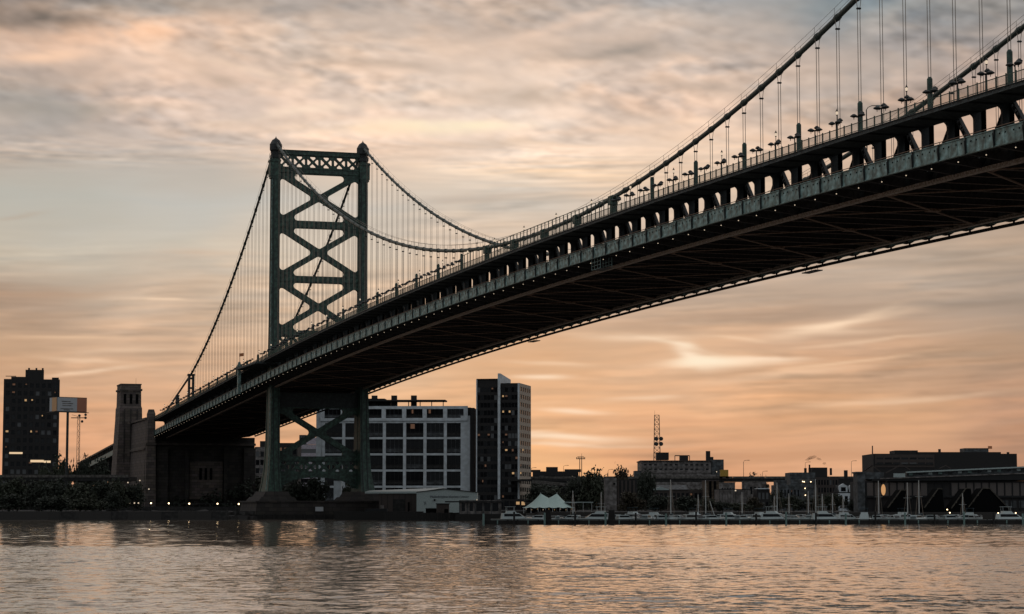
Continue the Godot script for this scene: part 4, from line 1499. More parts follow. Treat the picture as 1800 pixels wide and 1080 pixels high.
func make_under_bridge() -> void:
	var o := building("white_office_block", "plain pale office block seen far off through the legs of the bridge tower", "building", -120.93, 1300, 14.75, 20, 39.83 - 2.4, M.lilac_wall)
	facade(o, face("front", 14.75, 20), 14.75, 39.16 - 2.4, 1, 8, 0.5, 1.9, 0.2, M.lilac_wall, [0.0, 0.0, 0.5])
	blocks(o, "rooftop_box", M.lilac_wall, [[3.0, 41.17 - 1.4, -8, 7, 4.0, 6]])
	o = building("slab_tower", "thin grey tower rising far off behind the pale office block", "building", -151.71, 1600, 4.95, 16, 55.10 - 2.4, M.blue_grey)
	facade(o, face("front", 4.95, 16), 4.95, 54.28 - 2.4, 2, 12, 0.4, 1.4, 0.2, M.blue_grey, [0.0, 0.0, 0.4])
	o = building("dark_low_block", "low dark block left of the thin grey tower under the bridge", "building", -111.65, 1100, 9.64, 20, 35.16 - 2.4, M.brick)
	facade(o, face("front", 9.64, 20), 9.64, 34.60 - 2.4, 4, 6, 0.6, 1.6, 0.2, M.brick, [0.0, 0.05, 0.2])
	o = building("grey_low_block", "grey flat-roofed block between the anchorage and the bridge tower", "building", -113.06, 1000, 6.71, 20, 30.53 - 2.4, M.pale_wall)
	facade(o, face("front", 6.71, 20), 6.71, 29.76 - 2.4, 3, 7, 0.5, 1.4, 0.2, M.pale_wall, [0.02, 0.03, 0.2])
	blocks(o, "rooftop_box", M.brick, [[0.5, 31.56 - 2.0, -6, 4.0, 2.6, 5]])
	# mound with a white hut between the tower legs
	o = thing("pier_hut", "small white hut beside dark bushes under the bridge tower", "hut", city(-55.22, 700, 2.4), -YAW)
	blocks(o, "wall", M.white_wall, [[0, 11.96 / 2 - 1.2, -1.5, 2.4, 11.96 - 2.4, 3]])
	blocks(o, "roof", M.blue_grey, [[0, 11.96 - 2.3, -1.5, 2.8, 0.25, 3.4]])


func make_office_pair() -> void:
	# white gridded building
	var d := 800.0
	var w := 54.05
	var h := 39.43 - 2.4
	var turn := -0.05
	var o := building("white_grid_building", "wide white building with a grid of large dark windows behind the bridge tower", "building", -41.94, d, w, 38, h, M.concrete_dark, turn)
	var cell := 7.39
	var lower := 34.58 - 2.4
	var t := face("front", w, 38)
	facade(o, t, cell * 7 + 1.1, lower, 7, 5, 1.1, 0.75, 0.55, M.white_wall, [0.03, 0.12, 0.0], true, 2.2)
	# upper storey slightly wider, with a parapet
	var t2 := t
	t2.origin += Vector3(-0.6, lower + 0.02, 0.25)
	facade(o, t2, cell * 7 + 1.9, h - lower + 0.5, 7, 1, 1.5, 1.05, 0.7, M.white_wall, [0.05, 0.2, 0.0], true)
	blocks(o, "end_bay", M.white_wall, [[w / 2 - 1.9, h / 2 - 1.5, 0.2, 3.4, h - 3.0, 0.6]])
	blocks(o, "end_return", M.brick, [[w / 2 + 0.7, h / 2, -16, 1.4, h - 0.4, 36]])
	blocks(o, "corner_pier", M.white_wall, [[-w / 2 - 1.1, h / 2, -0.3, 2.1, h, 1.2]])
	# roof pergola
	var y := h + 0.4
	var top := 42.11 - 2.4
	blocks(o, "pergola_roof", M.roof_dark, [[w * 0.04, top, -6, 30.95, 0.5, 9], [-w * 0.2, top + 0.55, -6, 12.38, 0.4, 7]])
	for k in 8:
		blocks(o, "pergola_post", M.roof_dark, [[w * 0.04 - 14.85 + k * 4.21, (y + top) / 2, -3, 0.3, top - y + 0.2, 0.3]])
	for k in 3:
		blocks(o, "chimney", M.brick, [[w * -0.16 + k * 7.22, (y + top) / 2 + 0.9, -6, 2.0, top - y + 2.2, 2.0]])
	blocks(o, "penthouse", M.concrete_dark, [[-w * 0.14, (y + top) / 2, -9, 9.08, top - y, 5]])
	# dark office tower with a white fin
	d = 790.0
	w = 15.48
	h = 47.75 - 2.4
	var yaw := -0.2
	var f := building("dark_office_tower", "dark glass office tower with a white upright fin and pale striped side", "building", -5.07, d, w, 21.0, h, M.brick, yaw)
	var left_w := w * 0.53
	var lh := 49.18 - 2.4
	blocks(f, "tall_half", M.brick, [[-w / 2 + left_w / 2, lh / 2, -10.0, left_w, lh, 19.6]])
	var t3 := face("front", w, 21)
	facade(f, t3, left_w - 0.5, lh - 1.9, 6, 15, 0.12, 1.05, 0.2, M.brick, [0.0, 0.05, 0.17], false, 2.6)
	var t4 := t3
	t4.origin.x += left_w + 0.8
	facade(f, t4, w - left_w - 1.1, lh - 1.9, 5, 15, 0.12, 1.05, 0.2, M.brick, [0.015, 0.07, 0.15], false, 2.6)
	blocks(f, "fin", M.white_wall, [[-w / 2 + left_w + 0.1, (51.22 - 2.4) / 2, 0.2, 0.85, 51.22 - 2.4, 1.4]])
	var q := Shape.new()
	var yt := 51.22 - 2.4
	q.prism(PackedVector2Array([Vector2(0, h - 1), Vector2(0, yt), Vector2(18, yt - 1.2), Vector2(18, h - 1)]), Transform3D(Basis(Vector3(0, 0, -1), Vector3.UP, Vector3(1, 0, 0)), Vector3(-w / 2 + left_w + 0.1, 0, -0.5)), 0.8)
	part(f, "fin_wall", q.mesh(M.white_wall))
	blocks(f, "edge_strip", M.white_wall, [[-w / 2 + 0.02, lh / 2, 0.12, 0.4, lh, 0.4], [w / 2 - 0.12, h / 2, 0.12, 0.6, h, 0.4]])
	blocks(f, "roof_edge", M.concrete_dark, [[-w / 2 + left_w / 2, lh + 0.1, -9.8, left_w + 0.2, 0.25, 20.0]])
	var t5 := face("right", w, 21)
	facade(f, t5, 20.8, h, 5, 15, 0.7, 1.25, 0.3, M.facade_cream, [0.01, 0.03, 0.1], false, 2.6)
	var l := building("tower_podium", "dark low podium between the office tower and the marina tents", "building", 1.00, 775, 11.99, 14, 6.27 - 2.4, M.brick)
	facade(l, face("front", 11.99, 14), 11.99, 6.07 - 2.4, 6, 1, 0.3, 0.5, 0.2, M.brick, [0.1, 0.2, 0.1])


func make_marine_centre() -> void:
	var d := 630.0
	# long shed with a pale roof edge
	var o := thing("boat_shed", "long brown boat shed with a pale low-pitched roof behind the bridge pier", "shed", city(-32.89, 640, 2.0), -YAW)
	var h0 := 7.51 - 2.0
	var w := 11.22
	blocks(o, "wall", M.brick_brown, [[0, h0 / 2, -10, w, h0, 20]])
	var q := Shape.new()
	q.hexa([Vector3(-w / 2 - 4, h0, 0.6), Vector3(w / 2 + 1, h0, 0.6), Vector3(w / 2 + 1, h0, -20), Vector3(-w / 2 - 4, h0, -20), Vector3(-w / 2 - 4, h0 + 0.5, 0.6), Vector3(w / 2 + 1, h0 + 0.6, 0.6), Vector3(w / 2 + 8, h0 + 1.9, -20), Vector3(-w / 2 - 4, h0 + 1.0, -20)])
	part(o, "roof", q.mesh(M.pale_metal))
	for k in 7:
		part(o, "wall_panel_rib", boxm(Vector3(0.14, h0 - 0.2, 0.1), M.brick), Vector3(-w / 2 + 0.8 + k * w / 6.6, h0 / 2, 0.05))
	part(o, "door", boxm(Vector3(0.5, 3.0, 0.12), M.black_sheet), Vector3(w * 0.27, 1.5, 0.08))
	part(o, "sliding_door", boxm(Vector3(3.6, 3.8, 0.1), M.concrete_dark), Vector3(w * 0.02, 1.95, 0.07))
	part(o, "meter_box", boxm(Vector3(1.2, 1.8, 0.5), M.pale_wall), Vector3(-w * 0.42, 1.2, 0.3))
	# the centre itself with its lettered front
	var c := thing("marine_centre", "pale blue-grey marine centre with a low gabled front and dark lettering", "building", city(-18.31, 625, 2.0), -YAW)
	var px := 0.16
	q = Shape.new()
	q.prism(PackedVector2Array([Vector2(-54 * px, 0), Vector2(-54 * px, 7.74 - 2.0), Vector2(-4 * px, 8.62 - 2.0), Vector2(53 * px, 7.66 - 2.0), Vector2(53 * px, 0)]), Transform3D(Basis(), Vector3(0, 0, -8)), 16.0)
	part(c, "wall", q.mesh(M.pale_metal))
	q = Shape.new()
	q.bar(Vector3(-54.5 * px, 7.81 - 2.0, 0.12), Vector3(-4 * px, 8.70 - 2.0, 0.12), 0.3, 0.22)
	q.bar(Vector3(-4 * px, 8.70 - 2.0, 0.12), Vector3(53.5 * px, 7.74 - 2.0, 0.12), 0.3, 0.22)
	part(c, "roof_trim", q.mesh(M.concrete_dark))
	var font := SystemFont.new()
	font.font_names = PackedStringArray(["Droid Serif"])
	font.font_italic = true
	font.font_weight = 700
	var text := TextMesh.new()
	text.text = "Philadelphia Marine Center"
	text.font = font
	text.font_size = 32
	text.pixel_size = 0.0245
	text.depth = 0.06
	text.material = M.ink
	var lettering := part(c, "lettering", text, Vector3(4 * px, 6.49 - 2.0, 0.06))
	lettering.scale = Vector3.ONE
	part(c, "wall_lamp", boxm(Vector3(0.4, 0.5, 0.5), M.black_sheet), Vector3(-22 * px, 5.58 - 2.0, 0.3))
	part(c, "lit_wall_lamp", boxm(Vector3(0.22, 0.45, 0.3), M.lamp_small), Vector3(52.5 * px, 5.50 - 2.0, 0.2))
	q = Shape.new()
	for e in [[-1.0, 0.6], [1.0, -0.6], [0.1, 0.9], [-0.4, -0.8]]:
		q.bar(Vector3(-39 * px - 0.4 * e[0], 4.70 - 2.0 - 0.5 * e[1], 0.05), Vector3(-39 * px + 0.4 * e[0], 4.70 - 2.0 + 0.5 * e[1], 0.05), 0.06, 0.1)
	part(c, "wall_emblem", q.mesh(M.ink))
	# boat house and floating office in front
	var a := thing("brown_kiosk", "small brown kiosk under the lettered front of the marine centre", "kiosk", city(-18.81, 600, 0.6), -YAW)
	blocks(a, "wall", M.brick_brown, [[0, 1.9, -2, 3.40, 3.8, 4]])
	blocks(a, "roof", M.roof_dark, [[0, 3.9, -2, 3.71, 0.25, 4.6]])
	blocks(a, "door", M.black_sheet, [[1.0, 1.3, 0.03, 1.0, 2.4, 0.08]])
	var s := thing("storage_skip", "black storage skip left of the brown kiosk", "container", city(-21.97, 602, 0.6), -YAW)
	blocks(s, "body", M.black_sheet, [[0, 1.3, -1.2, 2.95, 2.6, 2.4]])
	blocks(s, "rim", M.steel_dark, [[0, 2.66, -1.2, 3.10, 0.14, 2.6]])
	var f := thing("floating_office", "pale floating office with five windows under a long flat dark roof", "houseboat", city(-8.49, 590, 0.0), -YAW)
	var fw := 11.26
	blocks(f, "hull", M.timber, [[0.5, 0.9, -3, fw + 3, 1.8, 7]])
	blocks(f, "wall", M.pale_wall, [[0, 3.45, -3, fw, 4.0, 5.4]])
	blocks(f, "roof", M.roof_dark, [[-1.5, 5.04, -2.8, fw + 4.5, 0.35, 6.8]])
	for k in 5:
		blocks(f, "window", M.dark_pane, [[-fw * 0.4 + k * fw * 0.19, 3.45 + 0.2, -0.28, 0.9 if k < 2 else 1.6, 2.2, 0.06]])
		blocks(f, "wall_post", M.blue_grey, [[-fw * 0.49 + k * fw * 0.19, 3.45, -0.25, 0.2, 4.0, 0.12]])
	var barge := thing("work_barge", "low black work barge moored before the boat shed", "barge", city(-34.60, 612, 0.0), -YAW)
	q = Shape.new()
	q.hexa([Vector3(-14, -0.3, 0), Vector3(9.5, -0.3, 0), Vector3(9.5, -0.3, -6), Vector3(-14, -0.3, -6), Vector3(-15, 2.4, 0.3), Vector3(10, 2.4, 0.3), Vector3(10, 2.4, -6.3), Vector3(-15, 2.4, -6.3)])
	part(barge, "hull", q.mesh(M.timber))
	blocks(barge, "deck_house", M.roof_dark, [[-3, 2.8, -3, 6, 0.8, 3]])
	var bulk := thing("timber_bulkhead", "dark timber bulkhead along the water before the marine centre", "wall", city(-15.37, 598, 0), -YAW)
	for k in 34:
		blocks(bulk, "pile_plank", M.timber, [[-18.5 + k * 1.03, 0.9 + (k * 7 % 5) * 0.05, 4.2, 0.98, 2.2, 0.5 + (k % 3) * 0.07]])
	# tent with two peaks
	var t := thing("marquee_tent", "pale green two-peaked marquee tent on the marina quay", "tent", city(9.85, 590, 2.0), -YAW)
	var n := 40
	var m := 14
	var eave := 3.61 - 2.0
	var pts := []
	for j in m + 1:
		for i in n + 1:
			var x := (i / float(n) - 0.5) * 87.0
			var z := (j / float(m) - 0.5) * 2.0
			var lift := 0.0
			for pk in [-13.5, 14.0]:
				var reach := 62.0 if (x - pk) * pk < 0.0 else 31.0
				var dist := sqrt(pow((x - pk) / reach, 2.0) + z * z)
				lift = maxf(lift, pow(maxf(1.0 - dist, 0.0), 1.75) * 1.05 + 0.16 * maxf(1.0 - dist, 0.0))
			pts.append(Vector3(x * px, eave + lift * (7.31 - 3.61) * 0.82 - 0.25 * absf(sin(x * 0.2)) * (1.0 - minf(lift * 4.0, 1.0)), -5.0 + z * 6.5))
	q = Shape.new()
	for j in m:
		for i in n:
			var p := j * (n + 1) + i
			q.quad(pts[p], pts[p + 1], pts[p + n + 2], pts[p + n + 1])
	part(t, "canopy", q.mesh(M.teal_canvas))
	for k in 8:
		part(t, "tent_pole", boxm(Vector3(0.12, eave, 0.12), M.mast), Vector3((-42 + k * 12.0) * px, eave / 2, 1.2))
	for k in 2:
		part(t, "peak_pole", boxm(Vector3(0.16, 7.38 - 2.0, 0.16), M.mast), Vector3([-13.5, 14.0][k] * px, (7.38 - 2.0) / 2 + 0.15, -5.0))
	blocks(t, "back_curtain", M.brick, [[0, 1.5, -11.0, 12.0, 3.0, 0.1]])
	for k in 9:
		part(t, "string_light", boxm(Vector3(0.16, 0.16, 0.16), M.lit_warm if k % 3 else M.lamp_small), Vector3((-38 + k * 9.5) * px, eave - 0.5 - 0.2 * (k % 2), -2.0))
	var awn := thing("quay_awning", "long flat dark awning on the quay right of the marquee tent", "awning", city(17.95, 592, 2.0), -YAW)
	blocks(awn, "roof", M.roof_dark, [[0, 2.9, -3, 7.5, 0.2, 5]])
	blocks(awn, "fascia", M.pale_metal, [[0, 2.9, -0.4, 7.6, 0.22, 0.08]])
	for k in 4:
		blocks(awn, "post", M.mast, [[-3.5 + k * 2.3, 1.4, -0.6, 0.1, 2.8, 0.1]])


func make_right_side() -> void:
	# elevated highway across the middle distance
	var hw := thing("elevated_highway", "long elevated highway with a grey barrier running behind the marina buildings", "viaduct", city(75.85, 820, 0), -YAW)
	for k in 14:
		var x := -72.0 + k * 12.0
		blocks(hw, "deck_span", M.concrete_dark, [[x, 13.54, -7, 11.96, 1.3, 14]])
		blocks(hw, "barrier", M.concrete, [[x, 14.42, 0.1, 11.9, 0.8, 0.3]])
		if k % 2 == 0:
			blocks(hw, "column", M.concrete_dark, [[x, 6.0, -5, 1.5, 8.6, 1.5], [x, 10.9, -7, 2.0, 1.4, 12]])
	var ramp := thing("highway_ramp", "sloping pale highway ramp above the marquee tent", "viaduct", city(15.03, 780, 0), -YAW)
	var q := Shape.new()
	q.hexa([Vector3(-8, 11.87, 0), Vector3(5, 10.87, 0), Vector3(5, 10.87, -8), Vector3(-8, 11.87, -8), Vector3(-8, 13.07, 0), Vector3(5, 11.87, 0), Vector3(5, 11.87, -8), Vector3(-8, 13.07, -8)])
	part(ramp, "deck_span", q.mesh(M.concrete))
	q = Shape.new()
	q.hexa([Vector3(-16, 12.67, -1), Vector3(9, 12.67, -1), Vector3(9, 12.67, -9), Vector3(-16, 12.67, -9), Vector3(-16, 13.27, -1), Vector3(9, 13.57, -1), Vector3(9, 13.57, -9), Vector3(-16, 13.27, -9)])
	part(ramp, "upper_span", q.mesh(M.concrete_dark))
	for e in [-6.0, 3.0]:
		blocks(ramp, "column", M.concrete_dark, [[e, 6.0, -4, 1.4, 8.0, 1.4]])
	var o := building("dark_warehouse", "dark flat-roofed warehouse beyond the highway ramp, left of the floodlight mast", "building", 18.80, 950, 19.60, 20, 18.71 - 2.4, M.brick)
	facade(o, face("front", 19.60, 20), 19.60, 18.47 - 2.4, 8, 3, 0.5, 1.6, 0.2, M.brick, [0.02, 0.02, 0.1])
	blocks(o, "rooftop_box", M.brick, [[-1.5, 19.56 - 2.4, -8, 5.0, 2.2, 6], [7.5, 19.08 - 2.4, -7, 7.0, 1.2, 6], [-8.5, 18.95 - 2.4, -7, 4.0, 1.0, 5]])
	park_lamp("bright lamp on the corner of the dark warehouse", 25.72, 940, 16.51, false, "lamps in the city beyond the marina")
	park_lamp("small lamp right beside the warehouse's bright lamp", 27.78, 940, 16.27, false, "lamps in the city beyond the marina")
	# floodlight mast
	var fm := thing("floodlight_mast", "tall twin-pole floodlight mast with rows of lamp heads on the skyline", "floodlight mast", city(31.09, 1000, 2.4), -YAW)
	var mh := 25.39 - 2.4
	q = Shape.new()
	for e in [-0.45, 0.45]:
		q.tube(Vector3(e, 0, 0), Vector3(e, mh, 0), 0.26, 0.16, 7)
	q.tube(Vector3(0.45, mh, 0), Vector3(0.45, mh + 2.2, 0), 0.1, 0.06, 5)
	part(fm, "pole", q.mesh(M.steel_dark))
	blocks(fm, "cross_arm", M.steel_dark, [[0, mh - 0.3, 0, 4.0, 0.25, 0.5], [0, mh + 0.7, 0, 3.0, 0.2, 0.5]])
	for k in 6:
		part(fm, "lamp_head", boxm(Vector3(0.42, 0.6, 0.5), M.steel_dark), Vector3(-1.8 + k * 0.72, mh + 0.15, 0.25))
	# lattice radio tower with four dishes
	var rt := thing("radio_tower", "rusty lattice radio tower carrying four round dishes behind the flat-roofed grey building", "radio tower", city(66.97, 1020, 2.4), -YAW)
	var th := 45.76 - 2.4
	var wb := 1.95
	var wt := 1.05
	q = Shape.new()
	for e in [Vector3(-1, 0, 1), Vector3(1, 0, 1), Vector3(1, 0, -1), Vector3(-1, 0, -1)]:
		q.bar(e * wb, e * wt + Vector3(0, th, 0), 0.2, 0.2, Vector3.RIGHT)
	part(rt, "corner_leg", q.mesh(M.brace_rust))
	q = Shape.new()
	var bays := 20
	for k in bays:
		var y0 := th * k / bays
		var y1 := th * (k + 1) / bays
		var a := lerpf(wb, wt, k / float(bays))
		var b := lerpf(wb, wt, (k + 1) / float(bays))
		for z in [1.0, -1.0]:
			q.bar(Vector3(-a, y0, a * z), Vector3(b, y1, b * z), 0.1, 0.1)
			q.bar(Vector3(a, y0, a * z), Vector3(-b, y1, b * z), 0.1, 0.1)
			q.bar(Vector3(-b, y1, b * z), Vector3(b, y1, b * z), 0.12, 0.12)
	q.tube(Vector3(-wt, th, wt), Vector3(-wt, th + 2.0, wt), 0.05, 0.04, 4)
	part(rt, "lattice", q.mesh(M.brace_rust))
	for k in 4:
		q = Shape.new()
		q.lathe(Vector3.ZERO, [[0.0, 0.0], [0.15, 0.85], [0.6, 0.98], [0.7, 0.94], [0.75, 0.0]], 12)
		var dish := part(rt, "dish", q.mesh(M.steel_dark), Vector3(-0.89 + (k % 2) * 2.26 + 0.4, 34.73 - 2.4 - int(k / 2) * 2.37, 1.7))
		dish.rotation.x = PI / 2
	# the big flat-roofed grey building
	var d := 950.0
	var w := 29.89
	var h := 23.10 - 2.4
	o = building("grey_flat_roof_building", "broad grey flat-roofed building with rooftop plant under the radio tower", "building", 70.55, d, w, 30, h, M.pale_wall)
	var t := face("front", w, 30, 17.98 - 2.4)
	facade(o, t, w, 23.10 - 17.98, 13, 2, 1.0, 1.25, 0.3, M.pale_wall, [0.0, 0.02, 0.12])
	blocks(o, "cornice", M.brick_brown, [[0, h + 0.1, -14.6, w + 0.8, 0.35, 31]])
	blocks(o, "lower_wing", M.pale_wall, [[1.0, (17.25 - 2.4) / 2, -2.0, w + 4, 17.25 - 2.4, 8]])
	blocks(o, "east_block", M.blue_grey, [[w / 2 + 2.94, h / 2 + 0.3, -12, 5.39, h + 0.8, 22]])
	blocks(o, "rooftop_plant", M.brick, [[-w / 2 + 9.55, h + 2.2, -8, 5.14, 3.2, 8], [-w / 2 + 18.86, h + 1.4, -8, 3.43, 2.2, 6]])
	blocks(o, "stack", M.brick, [[w / 2 - 0.49, h + 2.3, -8, 1.71, 4.4, 3], [w / 2 + 0.98, h + 1.0, -8, 1.47, 1.9, 3]])
	q = Shape.new()
	var fx := -w / 2 + 18.13
	for e in [-1.0, 1.0]:
		q.bar(Vector3(fx + e * 3.18, h, -7), Vector3(fx + e * 3.18, h + 2.5, -7), 0.3, 0.3)
	q.bar(Vector3(fx - 3.18, h + 2.5, -7), Vector3(fx + 3.18, h + 2.5, -7), 0.35, 0.4)
	part(o, "roof_gantry", q.mesh(M.steel_dark))
	blocks(o, "side_annex", M.blue_grey, [[-w / 2 - 1.22, (18.95 - 2.4) / 2, -6, 3.18, 18.95 - 2.4, 12]])
	park_lamp("lamp shining at the corner of the flat-roofed grey building", 86.96, 940, 18.56, false, "lamps in the city beyond the marina")
	var y := thing("yellow_truck_box", "dull yellow box trailer on the highway beside the grey flat-roofed building", "trailer", city(78.32, 815, 14.74), -YAW)
	blocks(y, "body", M.yellow, [[0, 1.25, -1.4, 2.94, 2.4, 2.4]])
	blocks(y, "chassis", M.black_sheet, [[0, -0.1, -1.4, 2.73, 0.3, 2.2]])
	for k in 4:
		blocks(y, "wheel", M.black_sheet, [[-1.2 + (k % 2) * 2.4, -0.3, -0.4 - int(k / 2) * 1.9, 0.9, 0.7, 0.3]])
	# buildings between highway and marina
	o = building("blank_wall_block", "block with a blank pale end wall standing among dark trees", "building", 29.51, 660, 3.40, 9, 12.18 - 2.4, M.pale_wall)
	blocks(o, "dark_wing", M.brick, [[4.77, (11.67 - 2.4) / 2, -5, 6.13, 11.67 - 2.4, 8]])
	for k in 5:
		blocks(o, "pilaster", M.brick_brown, [[2.21 + k * 1.19, (11.50 - 2.4) / 2, -0.9, 0.5, 11.50 - 2.4, 0.3]])
	blocks(o, "vent", M.black_sheet, [[1.0, 10.49 - 2.4, 0.04, 0.6, 0.5, 0.08]])
	o = building("terrace_row", "long low brick terrace with a pale metal roof left of the tan building", "building", 52.70, 700, 15.52, 12, 9.09 - 2.4, M.brick_brown)
	facade(o, face("front", 15.52, 12), 15.52, 9.09 - 2.5, 11, 2, 0.5, 1.0, 0.2, M.brick_brown, [0.01, 0.03, 0.12])
	q = Shape.new()
	q.prism(PackedVector2Array([Vector2(0.5, 9.09 - 2.4), Vector2(-6, 10.53 - 2.4), Vector2(-12.5, 9.09 - 2.4)]), Transform3D(Basis(Vector3(0, 0, 1), Vector3.UP, Vector3(-1, 0, 0)), Vector3(-2.5, 0, 0)), 10.83)
	part(o, "roof", q.mesh(M.blue_grey))
	q = Shape.new()
	q.prism(PackedVector2Array([Vector2(-3.2, 8.91 - 2.4), Vector2(0, 9.99 - 2.4), Vector2(3.2, 8.91 - 2.4)]), Transform3D(Basis(), Vector3(-5.78, 0, -3)), 7.0)
	part(o, "gable", q.mesh(M.pale_metal))
	o = building("tan_building", "tan building with two tall dark slots behind a sailing mast", "building", 62.41, 690, 4.27, 12, 11.67 - 2.4, M.tan)
	blocks(o, "tall_slot", M.black_sheet, [[-0.53, (9.02 - 2.4), 0.03, 0.75, 5.6, 0.1], [0.89, (9.02 - 2.4), 0.03, 0.75, 5.6, 0.1]])
	blocks(o, "parapet", M.brick_brown, [[0, 11.67 - 2.3, -6, 4.45, 0.3, 12.4]])
	o = building("ribbed_grey_wall", "broad pale ribbed warehouse wall right of the tan building", "building", 64.47, 640, 9.24, 14, 8.65 - 2.4, M.pale_wall)
	for k in 12:
		blocks(o, "wall_rib", M.concrete, [[-4.46 + k * 0.81, (8.65 - 2.4) / 2, 0.05, 0.16, 8.65 - 2.5, 0.14]])
	blocks(o, "parapet", M.concrete_dark, [[0, 8.65 - 2.35, -7, 9.34, 0.2, 14.2]])
	park_lamp("bright lamp at the roof edge of the ribbed warehouse wall", 63.62, 630, 8.50, false, "lamps in the city beyond the marina")
	for e in [["white_roof_house", "low pale house tucked behind the left end of the ribbed warehouse", 1278.0, 26.0, 849.5], ["white_parapet_house", "low pale house with a level white front behind the right end of the ribbed warehouse", 1326.0, 37.0, 847.5]]:
		var k := 760.0 / 3877.7
		var hh: float = 3.976 + (889.4 - e[4]) * k - 2.4
		o = building(e[0], e[1], "house", (e[2] - 900.0) * k, 760, e[3] * k, 9, hh, M.pale_wall)
		facade(o, face("front", e[3] * k, 9), e[3] * k, hh - 0.2, 5, 2, 0.5, 1.5, 0.15, M.pale_wall, [0.0, 0.0, 0.2])
		blocks(o, "parapet", M.concrete, [[0, hh + 0.1, -4.5, e[3] * k + 0.3, 0.3, 9.3]])
	o = building("three_window_house", "dark house with a white cornice and three pale windows to a floor", "house", 72.69, 640, 3.80, 9, 8.82 - 2.4, M.brick)
	facade(o, face("front", 3.80, 9), 3.80, 8.65 - 2.5, 3, 2, 0.45, 0.8, 0.2, M.brick, [0.0, 0.1, 0.6])
	blocks(o, "cornice", M.white_wall, [[0.1, 8.82 - 2.3, -4.2, 3.30, 0.3, 9.4]])
	o = building("grey_stepped_building", "low grey stepped building left of the lamp-lit blue-grey block", "building", 86.17, 690, 7.83, 12, 10.43 - 2.4, M.blue_grey)
	facade(o, face("front", 7.83, 12), 7.83, 10.26 - 2.5, 7, 2, 0.6, 1.2, 0.2, M.blue_grey, [0.0, 0.03, 0.1])
	blocks(o, "step", M.blue_grey, [[-1.78, 10.96 - 2.2, -6, 3.20, 1.6, 8]])
	o = building("lamp_lit_block", "tall blue-grey block with lamps shining on its blank wall", "building", 94.73, 720, 8.17, 14, 14.77 - 2.4, M.blue_grey)
	for e in [[1414.0, 847.5], [1425.6, 847.5], [1415.5, 859.0], [1415.8, 871.0], [1411.5, 847.0]]:
		var k := 719.0 / 3877.7
		blocks(o, "wall_lamp", M.lamp, [[(e[0] - 1412.0) * k, 3.976 + (889.4 - e[1]) * k - 2.4, 0.2, 0.24, 0.24, 0.2]])
	for k in 6:
		blocks(o, "wall_seam", M.concrete_dark, [[0, 2.0 + k * 1.7, 0.02, 7.98, 0.1, 0.05]])
	o = building("factory_block", "dark factory block with column bays and a cluttered roof line", "building", 105.15, 740, 8.02, 16, 13.56 - 2.4, M.brick)
	facade(o, face("front", 8.02, 16), 8.02, 13.56 - 2.5, 8, 4, 0.35, 0.9, 0.3, M.brick_brown, [0.01, 0.02, 0.15])
	blocks(o, "roof_block", M.brick, [[-1.8, 15.07 - 2.4, -7, 5.15, 3.4, 9], [-3.0, 15.93 - 2.4, -7, 2.67, 1.6, 5], [-4.6, 16.21 - 2.4, -7, 0.5, 3.2, 0.5], [2.6, 15.45 - 2.4, -7, 0.7, 2.4, 0.7], [-6.0, 15.26 - 2.4, -7, 0.8, 2.8, 0.8]])
	o = building("dormer_houses", "row of dark houses with white-framed dormer windows left of the grey pier head", "house", 106.48, 700, 6.50, 10, 8.19 - 2.4, M.brick)
	facade(o, face("front", 6.50, 10), 6.50, 8.02 - 2.5, 4, 1, 0.5, 0.9, 0.2, M.white_wall, [0.0, 0.05, 0.4])
	for k in 2:
		q = Shape.new()
		var dx := -1.62 + k * 3.25
		q.prism(PackedVector2Array([Vector2(-1.3, 0), Vector2(1.3, 0), Vector2(1.3, 1.9), Vector2(0, 2.7), Vector2(-1.3, 1.9)]), Transform3D(Basis(), Vector3(dx, 8.28 - 2.4, -1.2)), 2.4)
		var dormer := part(o, "dormer", q.mesh(M.white_wall))
		part(dormer, "pane", boxm(Vector3(1.5, 1.3, 0.08), M.dark_pane), Vector3(dx, 8.28 - 1.5, 0.05))
	q = Shape.new()
	q.prism(PackedVector2Array([Vector2(0.2, 8.19 - 2.4), Vector2(-5, 10.53 - 2.4), Vector2(-10.2, 8.19 - 2.4)]), Transform3D(Basis(Vector3(0, 0, 1), Vector3.UP, Vector3(-1, 0, 0)), Vector3(0, 0, 0)), 6.68)
	part(o, "roof", q.mesh(M.roof_dark))
	o = building("chimney_works", "dark works building with one square chimney behind the dormer houses", "building", 120.38, 790, 8.56, 16, 13.39 - 2.4, M.brick)
	blocks(o, "chimney", M.brick, [[-0.20, 14.41 - 2.4, -6, 1.22, 4.6, 1.2]])
	facade(o, face("front", 8.56, 16), 8.56, 12.99 - 2.4, 8, 3, 0.5, 1.2, 0.2, M.brick, [0.0, 0.02, 0.15])
	# distant street poles on the skyline
	for e in [["slender street pole rising above the ribbed warehouse", 1305.0, 810.0, 700.0], ["short street pole above the lamp-lit blue-grey block", 1413.0, 813.0, 800.0], ["thin street pole above the square chimney", 1493.6, 811.0, 800.0], ["bent lamp pole on the highway left of the blank pale end wall", 1068.0, 826.0, 820.0], ["thin street pole close to the right of the office tower", 933.5, 823.0, 820.0], ["curved lamp pole above the dark warehouse roof", 990.0, 819.0, 820.0], ["thin pole on the highway right of the yellow trailer", 1338.0, 829.0, 820.0]]:
		var k: float = e[3] / 3877.7
		var top: float = 3.976 + (889.4 - e[2]) * k - 2.4
		var sp := thing("street_pole", e[0], "street lamp", city((e[1] - 900.0) * k * 1.003, e[3], 2.4), -YAW, "street poles on the skyline")
		q = Shape.new()
		q.tube(Vector3.ZERO, Vector3(0, top - 0.6, 0), 0.13, 0.07, 6)
